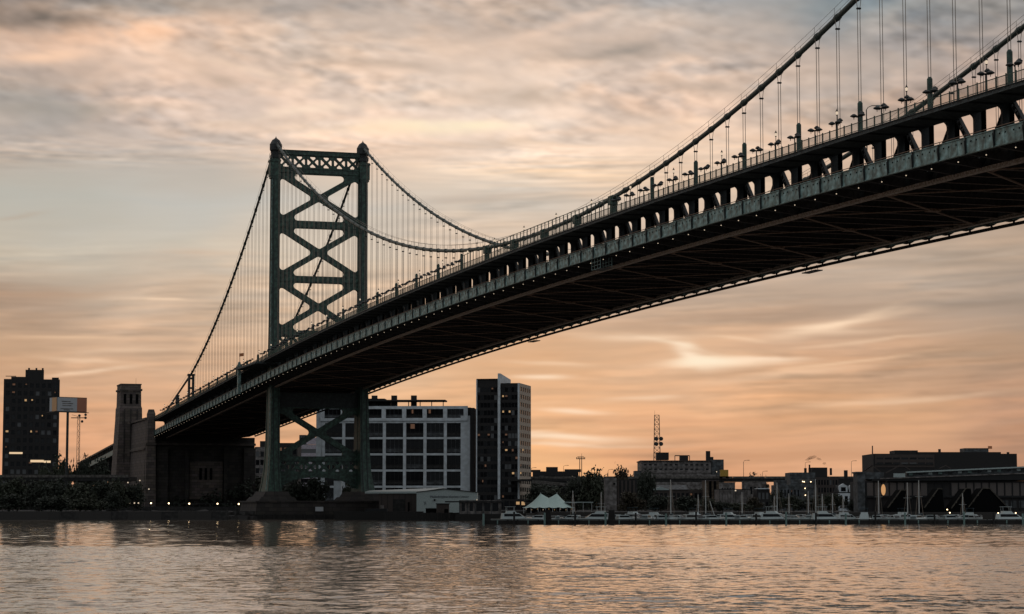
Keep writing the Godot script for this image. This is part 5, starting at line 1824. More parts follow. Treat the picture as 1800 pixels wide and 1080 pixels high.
		q.path([Vector3(0, top - 0.6, 0), Vector3(0.15, top - 0.15, 0), Vector3(0.7, top, 0), Vector3(1.4, top + 0.05, 0)], 0.06, 5)
		part(sp, "pole", q.mesh(M.steel_dark))
		part(sp, "lamp_head", boxm(Vector3(0.7, 0.16, 0.3), M.steel_dark), Vector3(1.6, top + 0.03, 0))
	# long dark building on the right skyline
	d = 800.0
	w = 51.99
	h = 22.75 - 2.4
	o = building("long_dark_building", "long dark flat-roofed building with one strip of windows on the right skyline", "building", 156.85, d, w, 26, h, M.brick)
	var t2 := Transform3D(Basis(), Vector3(-w / 2 + 0.6, 17.82 - 2.4, 0))
	facade(o, t2, 21.46, 22.44 - 17.82, 7, 2, 0.5, 1.1, 0.25, M.brick_brown, [0.0, 0.0, 0.06])
	blocks(o, "sill_band", M.concrete_dark, [[-w / 2 + 11.14, 18.85 - 2.4, 0.2, 21.04, 0.45, 0.3]])
	blocks(o, "roof_step", M.brick, [[-w / 2 + 12.38, h + 0.6, -8, 8.25, 1.3, 12], [w * 0.1, h + 0.3, -9, 30.95, 0.7, 14]])
	blocks(o, "penthouse", M.blue_grey, [[w / 2 - 13.82, h + 0.9, -8, 8.66, 2.4, 9]])
	for e in [[-0.02, 1.2], [0.46, 0.7], [-0.49, 3.0]]:
		blocks(o, "roof_vent", M.roof_dark, [[w * e[0], h + (0.6 if e[0] > -0.1 and e[0] < 0.1 else 0.0) + e[1] / 2, -5, 0.35 if e[1] > 2 else 0.9, e[1], 0.4]])
	var fl := thing("roof_flag", "flag flying above the penthouse of the long dark building", "flag", city(174.20, 808, 23.77), -YAW)
	q = Shape.new()
	q.tube(Vector3(0, -0.6, 0), Vector3(0, 2.1, 0), 0.06, 0.04, 5)
	part(fl, "staff", q.mesh(M.steel_dark))
	q = Shape.new()
	for k in 6:
		var z0 := sin(k * 1.2) * 0.12
		var z1 := sin((k + 1) * 1.2) * 0.12
		q.quad(Vector3(k * 0.24, 0.95, z0), Vector3(k * 0.24 + 0.24, 0.93, z1), Vector3(k * 0.24 + 0.24, 1.95, z1), Vector3(k * 0.24, 1.98, z0))
	part(fl, "cloth", q.mesh(M.flag_cloth))
	make_pier_shed()


func make_pier_shed() -> void:
	var d := 570.0
	var px := 0.15
	var o := thing("pier_shed", "big dark pier shed with pale wall panels and a long raised roof on the right", "building", city(111.31, d, 2.0), -YAW)
	var L := -137.0 * px
	var R := 190.0 * px
	var yw := 10.33 - 2.0
	blocks(o, "wall", M.brick, [[(L + R) / 2, yw / 2, -12, R - L, yw, 24]])
	# roofs: a thin projecting lower roof, a clerestory, an upper roof rising to the right
	var q := Shape.new()
	q.hexa([Vector3(L + 14 * px, yw, 1.2), Vector3(R, yw + 0.3, 1.2), Vector3(R, yw + 0.3, -24), Vector3(L + 14 * px, yw, -24), Vector3(L + 14 * px, 10.84 - 2.0, 1.2), Vector3(R, 12.52 - 2.0, 1.2), Vector3(R, 12.52 - 2.0, -24), Vector3(L + 14 * px, 10.84 - 2.0, -24)])
	part(o, "lower_roof", q.mesh(M.roof_dark))
	q = Shape.new()
	q.bar(Vector3(L + 26 * px, 10.92 - 2.0, 1.3), Vector3(R, 12.58 - 2.0, 1.3), 0.25, 0.28)
	part(o, "eave_strip", q.mesh(M.pale_wall))
	q = Shape.new()
	q.hexa([Vector3(-59 * px, 11.35 - 2.0, -4), Vector3(R, 12.52 - 2.0, -4), Vector3(R, 12.52 - 2.0, -16), Vector3(-59 * px, 11.35 - 2.0, -16), Vector3(-59 * px, 12.52 - 2.0, -4), Vector3(R, 14.13 - 2.0, -4), Vector3(R, 14.13 - 2.0, -16), Vector3(-59 * px, 12.52 - 2.0, -16)])
	part(o, "clerestory", q.mesh(M.blue_grey))
	q = Shape.new()
	q.bar(Vector3(-60 * px, 12.61 - 2.0, -3.6), Vector3(R, 14.28 - 2.0, -3.6), 1.4, 0.35)
	part(o, "upper_roof_edge", q.mesh(M.pale_metal))
	for k in 12:
		var x := -52.0 + k * 17.0
		part(o, "clerestory_pane", boxm(Vector3(6.5 * px, 0.62, 0.1), [M.teal_paint, M.dark_pane, M.pale_metal][k % 3]), Vector3(x * px, 12.14 - 2.0 + (x + 52.0) * px * 0.042, -3.9))
	# wall panels
	for k in 24:
		if k in [8, 9, 10]:
			continue
		part(o, "wall_panel", boxm(Vector3(10.6 * px, 9.89 - 6.54, 0.16), M.shed_panel), Vector3(L + (10.0 + k * 13.2) * px, 8.21 - 2.0, 0.1))
	for k in 24:
		part(o, "wall_mullion", boxm(Vector3(0.22, yw - 1.0, 0.3), M.roof_dark), Vector3(L + (3.4 + k * 13.2) * px, yw / 2, 0.16))
	blocks(o, "sill_band", M.roof_dark, [[(L + R) / 2, 6.32 - 2.0, 0.3, R - L, 0.5, 0.5]])
	for k in 4:
		part(o, "lower_window", boxm(Vector3(9.5 * px, 1.9, 0.12), M.blue_grey), Vector3((105.0 + k * 14.0) * px, 4.35 - 2.0, 0.08))
	# grey head block at the left end
	blocks(o, "head_pillar", M.blue_grey, [[L - 5.5 * px, (12.38 - 2.0) / 2, -3, 13 * px, 12.38 - 2.0, 7]])
	blocks(o, "head_block", M.blue_grey, [[L + 18 * px, 11.72 - 2.0, -6, 38 * px, 1.76, 7], [L - 6 * px, 12.52 - 2.0, -3, 16 * px, 0.4, 7.4]])
	blocks(o, "head_window", M.pale_metal, [[L + 62 * px, 11.79 - 2.0, -1.2, 20 * px, 1.0, 0.2]])
	# skylight frames on the roof behind
	for e in [[-123.0, 830.0, -103.0, 816.5, -88.0, 828.0], [-123.0, 830.0, -103.0, 816.5, -118.0, 828.0], [-78.0, 830.0, -50.0, 815.0, -34.0, 824.5], [19.0, 822.0, 31.0, 816.5, 40.0, 822.5]]:
		q = Shape.new()
		var k := 570.0 / 3877.7
		var p := Vector3(e[0] * k, 3.976 + (889.4 - e[1]) * k - 2.0, -20)
		var m := Vector3(e[2] * k, 3.976 + (889.4 - e[3]) * k - 2.0, -20)
		var r := Vector3(e[4] * k, 3.976 + (889.4 - e[5]) * k - 2.0, -20)
		q.bar(p, m, 0.3, 0.24)
		q.bar(m, r, 0.3, 0.24)
		part(o, "skylight_frame", q.mesh(M.brick_brown))
	# round-ended glowing sign
	var s := thing("oval_sign", "warm glowing oval sign on the left part of the pier shed's wall", "sign", city(94.97, 566, 8.04), -YAW)
	var poly := PackedVector2Array()
	for k in 24:
		poly.append(Vector2(cos(TAU * k / 24.0) * 0.66, sin(TAU * k / 24.0) * 1.5))
	q = Shape.new()
	q.prism(poly, Transform3D(), 0.2)
	part(s, "face", q.mesh(M.sign_glow), Vector3(0, 0, 0.15))
	q = Shape.new()
	for k in 24:
		q.bar(Vector3(poly[k].x, poly[k].y, 0.15), Vector3(poly[(k + 1) % 24].x, poly[(k + 1) % 24].y, 0.15), 0.14, 0.34, Vector3(0, 0, 1))
	part(s, "rim", q.mesh(M.steel_dark))
	q = Shape.new()
	q.bar(Vector3(0.3, 1.5, -0.2), Vector3(1.1, 2.3, 0.1), 0.12, 0.12)
	part(s, "lamp_arm", q.mesh(M.tan))
	# black pitched canopies with pale edge beams along the quay
	var list := [
		["first black pitched canopy below the oval sign", 1556.0, 893.0, 1580.0, 861.6, 1589.0, 862.0, 1591.5, 898.0],
		["second black pitched canopy, on the shed's middle stretch", 1620.0, 893.0, 1645.0, 859.4, 1652.0, 860.0, 1655.5, 898.0],
		["third black pitched canopy, left of the widest one", 1667.0, 894.0, 1693.0, 859.4, 1702.0, 859.2, 1706.0, 898.0],
		["widest black pitched canopy with a pale edge beam down its right side", 1697.0, 892.0, 1723.0, 858.6, 1735.0, 859.2, 1771.0, 898.0],
	]
	for e in list:
		var k := 552.0 / 3877.7
		var cx: float = e[3]
		var c := thing("pitched_canopy", e[0], "canopy", city((cx - 900.0) * k * 1.003, 552, 2.0), -YAW, "black pitched canopies along the pier shed")
		var pts := []
		for j in 4:
			pts.append(Vector2((e[1 + j * 2] - cx) * k, 3.976 + (889.4 - e[2 + j * 2]) * k - 2.0))
		q = Shape.new()
		q.prism(PackedVector2Array([Vector2(pts[0].x, pts[0].y), pts[1], pts[2], pts[3], Vector2(pts[3].x, 0), Vector2(pts[0].x, 0)]), Transform3D(Basis(), Vector3(0, 0, -4)), 8.0)
		part(c, "canopy_sheet", q.mesh(M.black_sheet))
		q = Shape.new()
		for j in (3 if e[3] > 1720.0 else 2):
			q.bar(Vector3(pts[j].x, pts[j].y, 0.12), Vector3(pts[j + 1].x, pts[j + 1].y, 0.12), 0.25, 0.42 if e[3] > 1720.0 and j > 0 else 0.26, Vector3(0, 0, 1))
		part(c, "edge_beam", q.mesh(M.edge_beam))
		for f in [0.3, 0.62]:
			var pp: Vector2 = pts[0].lerp(pts[1], f)
			part(c, "edge_lamp", boxm(Vector3(0.5, 0.3, 0.3), M.edge_beam), Vector3(pp.x, pp.y, 0.3))
	for e in [["orange-lit lamp low before the third black canopy", 1660.0, 895.5], ["second orange-lit lamp just below the first, before the third canopy", 1664.5, 901.0], ["lamp at the left foot of the widest canopy", 1749.0, 901.5], ["lamp by the right end of the widest canopy", 1779.5, 901.5]]:
		var k := 540.0 / 3877.7
		var lamp := thing("quay_lamp", e[0], "lamp post", city((e[1] - 900.0) * k * 1.003, 540, 1.0), -YAW, "quay lamps before the pier shed")
		var top: float = 3.976 + (889.4 - e[2]) * k - 1.0
		q = Shape.new()
		q.tube(Vector3.ZERO, Vector3(0, maxf(top - 0.2, 0.3), 0), 0.06, 0.05, 6)
		part(lamp, "post", q.mesh(M.steel_dark))
		q = Shape.new()
		q.lathe(Vector3(0, maxf(top - 0.2, 0.3), 0), [[0.0, 0.05], [0.05, 0.14], [0.18, 0.15], [0.26, 0.0]], 8)
		part(lamp, "lamp_globe", q.mesh(M.lamp))


# ---------------------------------------------------------------- trees
var crowns := []


func make_crown(seed_: int, n: int, leaf_mat: Material, tall: float) -> ArrayMesh:
	var q := Shape.new()
	var g := RandomNumberGenerator.new()
	g.seed = seed_
	# clumps of leaves gathered round limb ends, so that gaps stay between them
	var clumps := []
	for k in 17:
		var a := g.randf() * TAU
		var y := g.randf_range(0.12, 1.0)
		var rad := sqrt(maxf(1.0 - pow(absf(y - 0.42) / 0.62, 2.0), 0.02)) * g.randf_range(0.25, 0.88)
		clumps.append([Vector3(cos(a) * rad, y * tall, sin(a) * rad), g.randf_range(0.18, 0.36)])
	for k in n:
		var c: Array = clumps[g.randi() % clumps.size()]
		var off: Vector3 = Vector3(g.randfn(), g.randfn() * 0.75, g.randfn()) * c[1] * 0.62
		var p: Vector3 = c[0] + off
		var s := g.randf_range(0.03, 0.07)
		var b := Basis.from_euler(Vector3(g.randf() * TAU, g.randf() * TAU, g.randf() * TAU))
		q.quad(p + b.x * s * 1.5, p + b.y * s, p - b.x * s * 1.5, p - b.y * s, b.z)
	return q.mesh(leaf_mat)


func tree(label: String, r: float, d: float, base: float, top: float, width: float, kind: int, group: String) -> void:
	var o := thing("tree", label, "tree", city(r, d, base), rng.randf() * TAU, group)
	var h := top - base
	var q := Shape.new()
	q.tube(Vector3.ZERO, Vector3(0.1, h * 0.42, 0), h * 0.03 + 0.06, h * 0.02, 7)
	for k in 5:
		var a := TAU * k / 5.0 + r
		var y := h * (0.28 + 0.06 * k)
		q.tube(Vector3(0.1, y, 0), Vector3(cos(a) * width * 0.3, y + h * 0.26, sin(a) * width * 0.3), h * 0.012, h * 0.005, 5)
	part(o, "trunk", q.mesh(M.bark))
	var c := part(o, "crown", crowns[kind % crowns.size()], Vector3(0, h * 0.16, 0))
	c.scale = Vector3(width / 2.0, h * 0.84 / 1.12, width / 2.0)


func make_trees() -> void:
	for k in 5:
		crowns.append(make_crown(100 + k, 2600, [M.leaf, M.leaf_deep, M.leaf, M.leaf_warm, M.leaf_deep][k], 1.0))
	# label, px, top py, width px, distance, kind
	var list := [
		["broad dark tree at the left edge of the frame", 0.0, 842.0, 70.0, 650.0, 1], ["dark tree below the apartment tower's entrance light", 36.0, 846.0, 62.0, 645.0, 0], ["low dark tree under the apartment tower's right corner", 74.0, 850.0, 60.0, 640.0, 4],
		["dark tree on the left bank below the billboard pole", 112.0, 846.0, 60.0, 650.0, 1], ["dark tree on the left bank below the lattice mast", 146.0, 849.0, 58.0, 645.0, 2], ["round dark tree left of the anchorage's corner tower", 180.0, 851.0, 54.0, 650.0, 4],
		["leafy dark tree hiding the foot of the corner tower", 212.0, 848.0, 52.0, 660.0, 0], ["dark tree before the anchorage's side wall", 240.0, 850.0, 44.0, 665.0, 1], ["low bush-like tree by the small row of lamps", 200.0, 868.0, 40.0, 640.0, 4], ["low bush-like tree at the left shore", 20.0, 872.0, 60.0, 632.0, 4], ["spreading low tree on the shore below the billboard", 95.0, 874.0, 70.0, 632.0, 1], ["spreading low tree on the shore below the expressway", 155.0, 876.0, 60.0, 632.0, 2],
		["tree behind the expressway at the billboard pole's foot", 112.0, 812.0, 44.0, 780.0, 0], ["tree behind the expressway right of the lattice mast", 150.0, 806.0, 40.0, 790.0, 1], ["small tree behind the expressway beside the apartment tower", 84.0, 820.0, 36.0, 790.0, 2], ["tree behind the expressway under the approach viaduct", 182.0, 815.0, 44.0, 800.0, 4],
		["dark bush between the bridge tower's legs, left", 520.0, 846.0, 50.0, 705.0, 1], ["dark bush between the bridge tower's legs, right of the other", 560.0, 843.0, 56.0, 708.0, 4], ["small bush beside the white hut under the bridge", 614.0, 852.0, 36.0, 705.0, 2],
		["tall tree left of the blank pale end wall", 1040.0, 833.0, 58.0, 700.0, 0], ["tree right behind the marquee tent's right slope", 1012.0, 842.0, 50.0, 710.0, 1], ["dark tree behind the marquee tent's left peak", 948.0, 858.0, 50.0, 700.0, 4], ["dark tree between the marquee tent's two peaks", 976.0, 860.0, 46.0, 705.0, 2],
		["treetop showing above the dark wing of the blank-walled block", 1092.0, 828.0, 46.0, 760.0, 3], ["tall dark tree left of the terrace row", 1133.0, 829.0, 42.0, 690.0, 1], ["low tree before the blank-walled block", 1106.0, 868.0, 50.0, 600.0, 3], ["low tree before the terrace row, left end", 1160.0, 872.0, 50.0, 590.0, 1], ["low tree before the terrace row, right end", 1206.0, 875.0, 54.0, 588.0, 4], ["low dark tree before the tan building", 1240.0, 876.0, 44.0, 588.0, 2],
		["dark tree before the ribbed warehouse's left half", 1268.0, 882.0, 36.0, 586.0, 1], ["brownish tree right of the ribbed warehouse", 1322.0, 876.0, 34.0, 588.0, 3], ["mound-shaped tree on the skyline beyond the highway", 1328.0, 836.0, 44.0, 850.0, 1], ["dark tree right of the three-window house", 1362.0, 866.0, 32.0, 600.0, 4],
		["dark tree below the grey stepped building", 1392.0, 874.0, 40.0, 596.0, 0], ["dark tree below the lamp-lit block", 1428.0, 876.0, 42.0, 594.0, 1], ["dark tree below the factory block", 1462.0, 868.0, 46.0, 596.0, 2], ["low tree below the dormer houses", 1496.0, 880.0, 38.0, 590.0, 4],
		["low bush before the ribbed warehouse's middle", 1296.0, 884.0, 40.0, 584.0, 2],
	]
	for e in list:
		var k: float = e[4] / 3877.7
		var grp := "trees on the left bank" if e[1] < 300.0 else "bushes under the bridge tower" if e[1] < 700.0 else "trees behind the marina"
		tree(e[0], (e[1] - 900.0) * k * 1.003, e[4], 2.4, 3.976 + (889.4 - e[2]) * k, e[3] * k, e[5], grp)
	# the far-off line of trees and roofs that closes the ground beyond the streets
	var mm := MultiMesh.new()
	mm.transform_format = MultiMesh.TRANSFORM_3D
	var leaf := Shape.new()
	for k in 60:
		var b := Basis.from_euler(Vector3(rng.randf() * TAU, rng.randf() * TAU, rng.randf() * TAU))
		var p := Vector3(rng.randfn(), rng.randfn() * 0.6, rng.randfn()) * 1.1
		leaf.quad(p + b.x * 0.6, p + b.y * 0.4, p - b.x * 0.6, p - b.y * 0.4, b.z)
	mm.mesh = leaf.mesh(M.leaf_deep)
	mm.instance_count = 2600
	for k in 2600:
		var r := rng.randf_range(-330, 330)
		var top := 7.0 + 3.5 * sin(r * 0.05) + 2.5 * sin(r * 0.17 + 1.0)
		mm.set_instance_transform(k, Transform3D(Basis(Vector3.UP, rng.randf() * TAU).scaled(Vector3.ONE * rng.randf_range(0.9, 1.9)), city(r, rng.randf_range(880, 930), 2.4 + rng.randf() * top)))
	var wood := MultiMeshInstance3D.new()
	wood.name = "distant_treeline"
	wood.multimesh = mm
	wood.set_meta("kind", "stuff")
	wood.set_meta("label", "far-off dark line of trees behind the streets of the far bank")
	wood.set_meta("category", "trees")
	add_child(wood)


# ---------------------------------------------------------------- marina
func hull_shape(l: float, w: float, low: float, high: float, sheer: float) -> Shape:
	var q := Shape.new()
	var n := 9
	var rows := []
	for i in n + 1:
		var f := i / float(n)
		var half := w / 2 * (0.86 + 0.14 * sin(minf(f * 2.2, 1.0) * PI / 2)) * (1.0 if f < 0.55 else sqrt(maxf(1.0 - pow((f - 0.55) / 0.45, 2.0), 0.0)))
		var top := high + sheer * f * f
		var x := (f - 0.5) * l
		rows.append([Vector3(x * 0.96, low, -half * 0.7), Vector3(x, top, -half), Vector3(x, top, half), Vector3(x * 0.96, low, half * 0.7)])
	for i in n:
		var a: Array = rows[i]
		var b: Array = rows[i + 1]
		q.quad(a[0], b[0], b[1], a[1])
		q.quad(a[3], b[3], b[2], a[2])
		q.quad(a[1], b[1], b[2], a[2], Vector3.UP)
	q.quad(rows[0][0], rows[0][1], rows[0][2], rows[0][3], Vector3(-1, 0, 0))
	return q


# the bow points along +x
func motor_boat(kind: int) -> Node3D:
	var o := Node3D.new()
	var l := [8.5, 11.5, 7.0, 13.5][kind] as float
	var w := l * 0.32
	var m: Material = [M.gelcoat, M.gelcoat, M.gelcoat_dull, M.gelcoat][kind]
	part(o, "hull", hull_shape(l, w, -0.1, 1.05, 0.55).mesh(m))
	var q := Shape.new()
	var ch := [1.15, 1.5, 1.0, 1.7][kind] as float
	q.hexa([Vector3(-l * 0.3, 1.0, -w * 0.38), Vector3(l * 0.24, 1.0, -w * 0.34), Vector3(l * 0.24, 1.0, w * 0.34), Vector3(-l * 0.3, 1.0, w * 0.38), Vector3(-l * 0.28, 1.0 + ch, -w * 0.32), Vector3(l * 0.06, 1.0 + ch, -w * 0.28), Vector3(l * 0.06, 1.0 + ch, w * 0.28), Vector3(-l * 0.28, 1.0 + ch, w * 0.32)])
	part(o, "cabin", q.mesh(m))
	q = Shape.new()
	for s in [-1.0, 1.0]:
		q.quad(Vector3(-l * 0.25, 1.0 + ch * 0.45, s * w * 0.365), Vector3(l * 0.13, 1.0 + ch * 0.45, s * w * 0.325), Vector3(l * 0.07, 1.0 + ch * 0.88, s * w * 0.3), Vector3(-l * 0.25, 1.0 + ch * 0.88, s * w * 0.34))
	q.quad(Vector3(l * 0.21, 1.0 + ch * 0.3, -w * 0.3), Vector3(l * 0.21, 1.0 + ch * 0.3, w * 0.3), Vector3(l * 0.085, 1.0 + ch * 0.92, w * 0.26), Vector3(l * 0.085, 1.0 + ch * 0.92, -w * 0.26))
	part(o, "windscreen", q.mesh(M.dark_pane))
	q = Shape.new()
	if kind == 1 or kind == 3:
		q.hexa([Vector3(-l * 0.2, 1.0 + ch, -w * 0.28), Vector3(l * 0.02, 1.0 + ch, -w * 0.24), Vector3(l * 0.02, 1.0 + ch, w * 0.24), Vector3(-l * 0.2, 1.0 + ch, w * 0.28), Vector3(-l * 0.19, 1.6 + ch, -w * 0.28), Vector3(-l * 0.02, 1.6 + ch, -w * 0.22), Vector3(-l * 0.02, 1.6 + ch, w * 0.22), Vector3(-l * 0.19, 1.6 + ch, w * 0.28)])
		part(o, "flybridge", q.mesh(m))
		q = Shape.new()
		for e in [Vector3(-l * 0.19, 1.6 + ch, w * 0.24), Vector3(-l * 0.19, 1.6 + ch, -w * 0.24), Vector3(-l * 0.03, 1.6 + ch, w * 0.2), Vector3(-l * 0.03, 1.6 + ch, -w * 0.2)]:
			q.tube(e, e + Vector3(0, 1.1, 0), 0.04, 0.04, 4)
		q.box(Vector3(-l * 0.11, 2.75 + ch, 0), Vector3(l * 0.2, 0.09, w * 0.58))
		part(o, "bimini_top", q.mesh(M.canvas_dark if kind == 1 else m))
	else:
		q.box(Vector3(-l * 0.33, 1.75, 0), Vector3(l * 0.24, 0.08, w * 0.7))
		for s in [-1.0, 1.0]:
			q.tube(Vector3(-l * 0.42, 1.0, s * w * 0.3), Vector3(-l * 0.4, 1.75, s * w * 0.3), 0.03, 0.03, 4)
		part(o, "cockpit_cover", q.mesh(M.canvas_dark))
	q = Shape.new()
	for s in [-1.0, 1.0]:
		var last := Vector3(l * 0.18, 1.7, s * w * 0.4)
		for k in 4:
			var nx := Vector3(l * (0.18 + 0.075 * (k + 1)), 1.75 + 0.1 * k, s * w * 0.4 * (1.0 - pow(k / 3.2, 2.0)))
			q.tube(last, nx, 0.025, 0.025, 4)
			q.tube(nx, nx - Vector3(0, 0.55, 0), 0.02, 0.02, 4)
			last = nx
	part(o, "bow_rail", q.mesh(M.mast))
	return o


func sail_boat(tall: float) -> Node3D:
	var o := Node3D.new()
	var l := tall * 0.78
	part(o, "hull", hull_shape(l, l * 0.28, -0.1, 0.95, 0.4).mesh(M.gelcoat_dull))
	var q := Shape.new()
	q.hexa([Vector3(-l * 0.15, 0.9, -l * 0.08), Vector3(l * 0.22, 0.9, -l * 0.06), Vector3(l * 0.22, 0.9, l * 0.06), Vector3(-l * 0.15, 0.9, l * 0.08), Vector3(-l * 0.14, 1.5, -l * 0.07), Vector3(l * 0.16, 1.4, -l * 0.05), Vector3(l * 0.16, 1.4, l * 0.05), Vector3(-l * 0.14, 1.5, l * 0.07)])
	part(o, "coach_roof", q.mesh(M.gelcoat))
	q = Shape.new()
	q.tube(Vector3(l * 0.08, 0.9, 0), Vector3(l * 0.08, tall, 0), 0.13, 0.09, 7)
	q.bar(Vector3(l * 0.08, tall * 0.62, -0.9), Vector3(l * 0.08, tall * 0.62, 0.9), 0.07, 0.05)
	part(o, "mast", q.mesh(M.mast))
	q = Shape.new()
	q.tube(Vector3(l * 0.08, 2.0, 0), Vector3(-l * 0.36, 2.1, 0), 0.22, 0.14, 7)
	part(o, "furled_sail", q.mesh(M.canvas_dark))
	q = Shape.new()
	for e in [Vector3(l * 0.5, 1.4, 0), Vector3(-l * 0.5, 1.0, 0), Vector3(l * 0.06, 1.0, l * 0.13), Vector3(l * 0.06, 1.0, -l * 0.13)]:
		q.tube(Vector3(l * 0.08, tall, 0), e, 0.022, 0.022, 4)
	part(o, "rigging", q.mesh(M.rope))
	return o


func make_marina() -> void:
	# long floating breakwater pier with piles
	var pier := thing("marina_breakwater", "long low floating breakwater with upright piles along the marina's river edge", "pier", city(54.66, 478, 0), -YAW + 0.09)
	for k in 19:
		blocks(pier, "pontoon", M.timber, [[-58.0 + k * 6.55, 0.42, -1.2, 6.5, 0.95, 2.6]])
		blocks(pier, "pontoon_rail", M.concrete_dark, [[-58.0 + k * 6.55, 1.02, 0.0, 6.4, 0.14, 0.12]])
		for j in 3:
			blocks(pier, "fender_board", M.teal_paint if j == 1 else M.timber, [[-60.2 + k * 6.55 + j * 2.2, 0.55, 0.14, 0.25, 0.8, 0.1]])
	for k in 19:
		var q := Shape.new()
		q.tube(Vector3(-61.0 + k * 6.55, -1.5, 0.3), Vector3(-61.0 + k * 6.55, [2.3, 2.7, 2.5][k % 3], 0.3), 0.23, 0.21, 8)
		part(pier, "pile", q.mesh(M.timber if k % 2 else M.teal_paint))
	var dol := thing("mooring_dolphin", "dark cluster of mooring piles at the marina entrance right of the tent", "mooring", city(21.76, 484, 0), -YAW)
	for k in 4:
		var q := Shape.new()
		q.tube(Vector3((k - 1.5) * 0.5, -1.0, 0.6), Vector3((k - 1.5) * 0.28, 3.0, 0.2), 0.24, 0.22, 8)
		part(dol, "pile", q.mesh(M.timber))
	var dol2 := copy(dol, "mooring_dolphin", "dark cluster of mooring piles before the marquee tent", city(7.93, 490, 0), -YAW)
	dol2.set_meta("category", "mooring")
	# boats: label, px, distance, kind, heading
	var motor := [motor_boat(0), motor_boat(1), motor_boat(2), motor_boat(3)]
	var list := [
		["big white motor yacht moored left of the marquee tent", 906.0, 520.0, 3, 0.15], ["small white cruiser under the marquee tent's left end", 946.0, 512.0, 0, 2.5], ["white runabout before the marquee tent's middle", 972.0, 508.0, 2, 2.2], ["white runabout before the marquee tent's right end", 1003.0, 508.0, 0, 2.7], ["long white motor yacht with its bow to the left, right of the tent", 1046.0, 505.0, 3, 3.0],
		["white cruiser just right of the mooring piles", 1098.0, 512.0, 0, 0.4], ["cruiser with dark canopy below the blank-walled block", 1116.0, 520.0, 1, -0.9], ["small cruiser under the tall dark tree", 1136.0, 512.0, 2, 1.2], ["dull cruiser below the terrace row's left end", 1152.0, 520.0, 1, 0.9], ["small white boat left of the tallest mast", 1166.0, 508.0, 2, 0.2], ["white cruiser right of the tallest mast", 1190.0, 514.0, 0, -0.6], ["small dull boat below the terrace row", 1206.0, 520.0, 2, -1.2],
		["white cruiser below the tan building", 1222.0, 510.0, 1, -1.0], ["low white boat right of the tan building's mast", 1250.0, 508.0, 0, 0.3], ["cruiser with raised bridge below the ribbed warehouse", 1284.0, 516.0, 1, -0.5], ["small white boat below the ribbed warehouse's right end", 1302.0, 508.0, 2, 0.8], ["white cruiser below the three-window house", 1336.0, 512.0, 1, -1.1], ["large white motor yacht left of the lamp-lit block", 1362.0, 506.0, 3, -0.45],
		["low white cruiser below the grey stepped building", 1392.0, 508.0, 0, -0.2], ["long white yacht beneath the factory block", 1450.0, 506.0, 3, 0.08], ["small white boat left of the tall mast by the factory", 1420.0, 516.0, 2, 1.3], ["white cruiser below the dormer houses", 1486.0, 512.0, 1, 0.3], ["tall white houseboat-like cruiser before the grey pier head", 1516.0, 510.0, 1, 1.35], ["small white boat left of the first black canopy", 1543.0, 506.0, 2, -0.9], ["white cruiser before the first black canopy", 1568.0, 508.0, 0, -1.2],
		["cruiser with dark canopy between the first two canopies", 1588.0, 520.0, 1, 0.5], ["white cruiser left of the second black canopy", 1608.0, 508.0, 0, 0.9], ["dull cruiser before the second black canopy", 1638.0, 514.0, 2, -0.7], ["small white boat before the third black canopy", 1668.0, 506.0, 2, 0.2], ["green-white cruiser between the last two canopies", 1692.0, 508.0, 1, 2.9], ["small cruiser before the widest canopy", 1708.0, 502.0, 2, -1.3], ["long pale motor yacht at the right edge of the frame", 1772.0, 500.0, 3, 0.05],
	]
	var more := [["small white boat in the second row behind the mooring piles", 1086.0, 540.0, 2, 0.3], ["small cruiser in the second row below the blank-walled block", 1126.0, 542.0, 0, 2.8], ["small white boat in the second row below the terrace row's left end", 1145.0, 540.0, 2, -0.7], ["white cruiser in the second row left of the tan building", 1214.0, 542.0, 0, 0.2], ["small boat in the second row right of the tan building's mast", 1262.0, 540.0, 2, 2.9], ["white boat in the second row below the ribbed warehouse's left half", 1274.0, 544.0, 0, -0.5], ["small white boat in the second row below the ribbed warehouse's right half", 1316.0, 540.0, 2, 0.6], ["white cruiser in the second row right of the three-window house", 1376.0, 540.0, 0, 0.1], ["small boat in the second row below the lamp-lit block", 1408.0, 542.0, 2, -1.0], ["white boat in the second row below the factory's middle", 1466.0, 540.0, 0, 2.6], ["small white boat in the second row before the oval sign", 1553.0, 536.0, 2, 0.4], ["small cruiser in the second row before the third canopy", 1676.0, 534.0, 0, -0.6]]
	list.append_array(more)
	var used := {}
	for e in list:
		var k: float = e[2] / 3877.7
		var at := city((e[1] - 900.0) * k * 1.003, e[2], 0.0)
		var o: Node3D = motor[e[3]]
		if not used.has(e[3]):
			used[e[3]] = true
			o.name = numbered("motor_boat")
			add_child(o)
			o.position = at
			o.rotation.y = -YAW + e[4]
			o.scale = Vector3.ONE * 0.84
			tag(o, e[0], "boat", "motor boats moored in the marina")
		else:
			copy(o, "motor_boat", e[0], at, -YAW + e[4], [0.86, 0.8, 0.92, 0.84][e[3]], "motor boats moored in the marina")
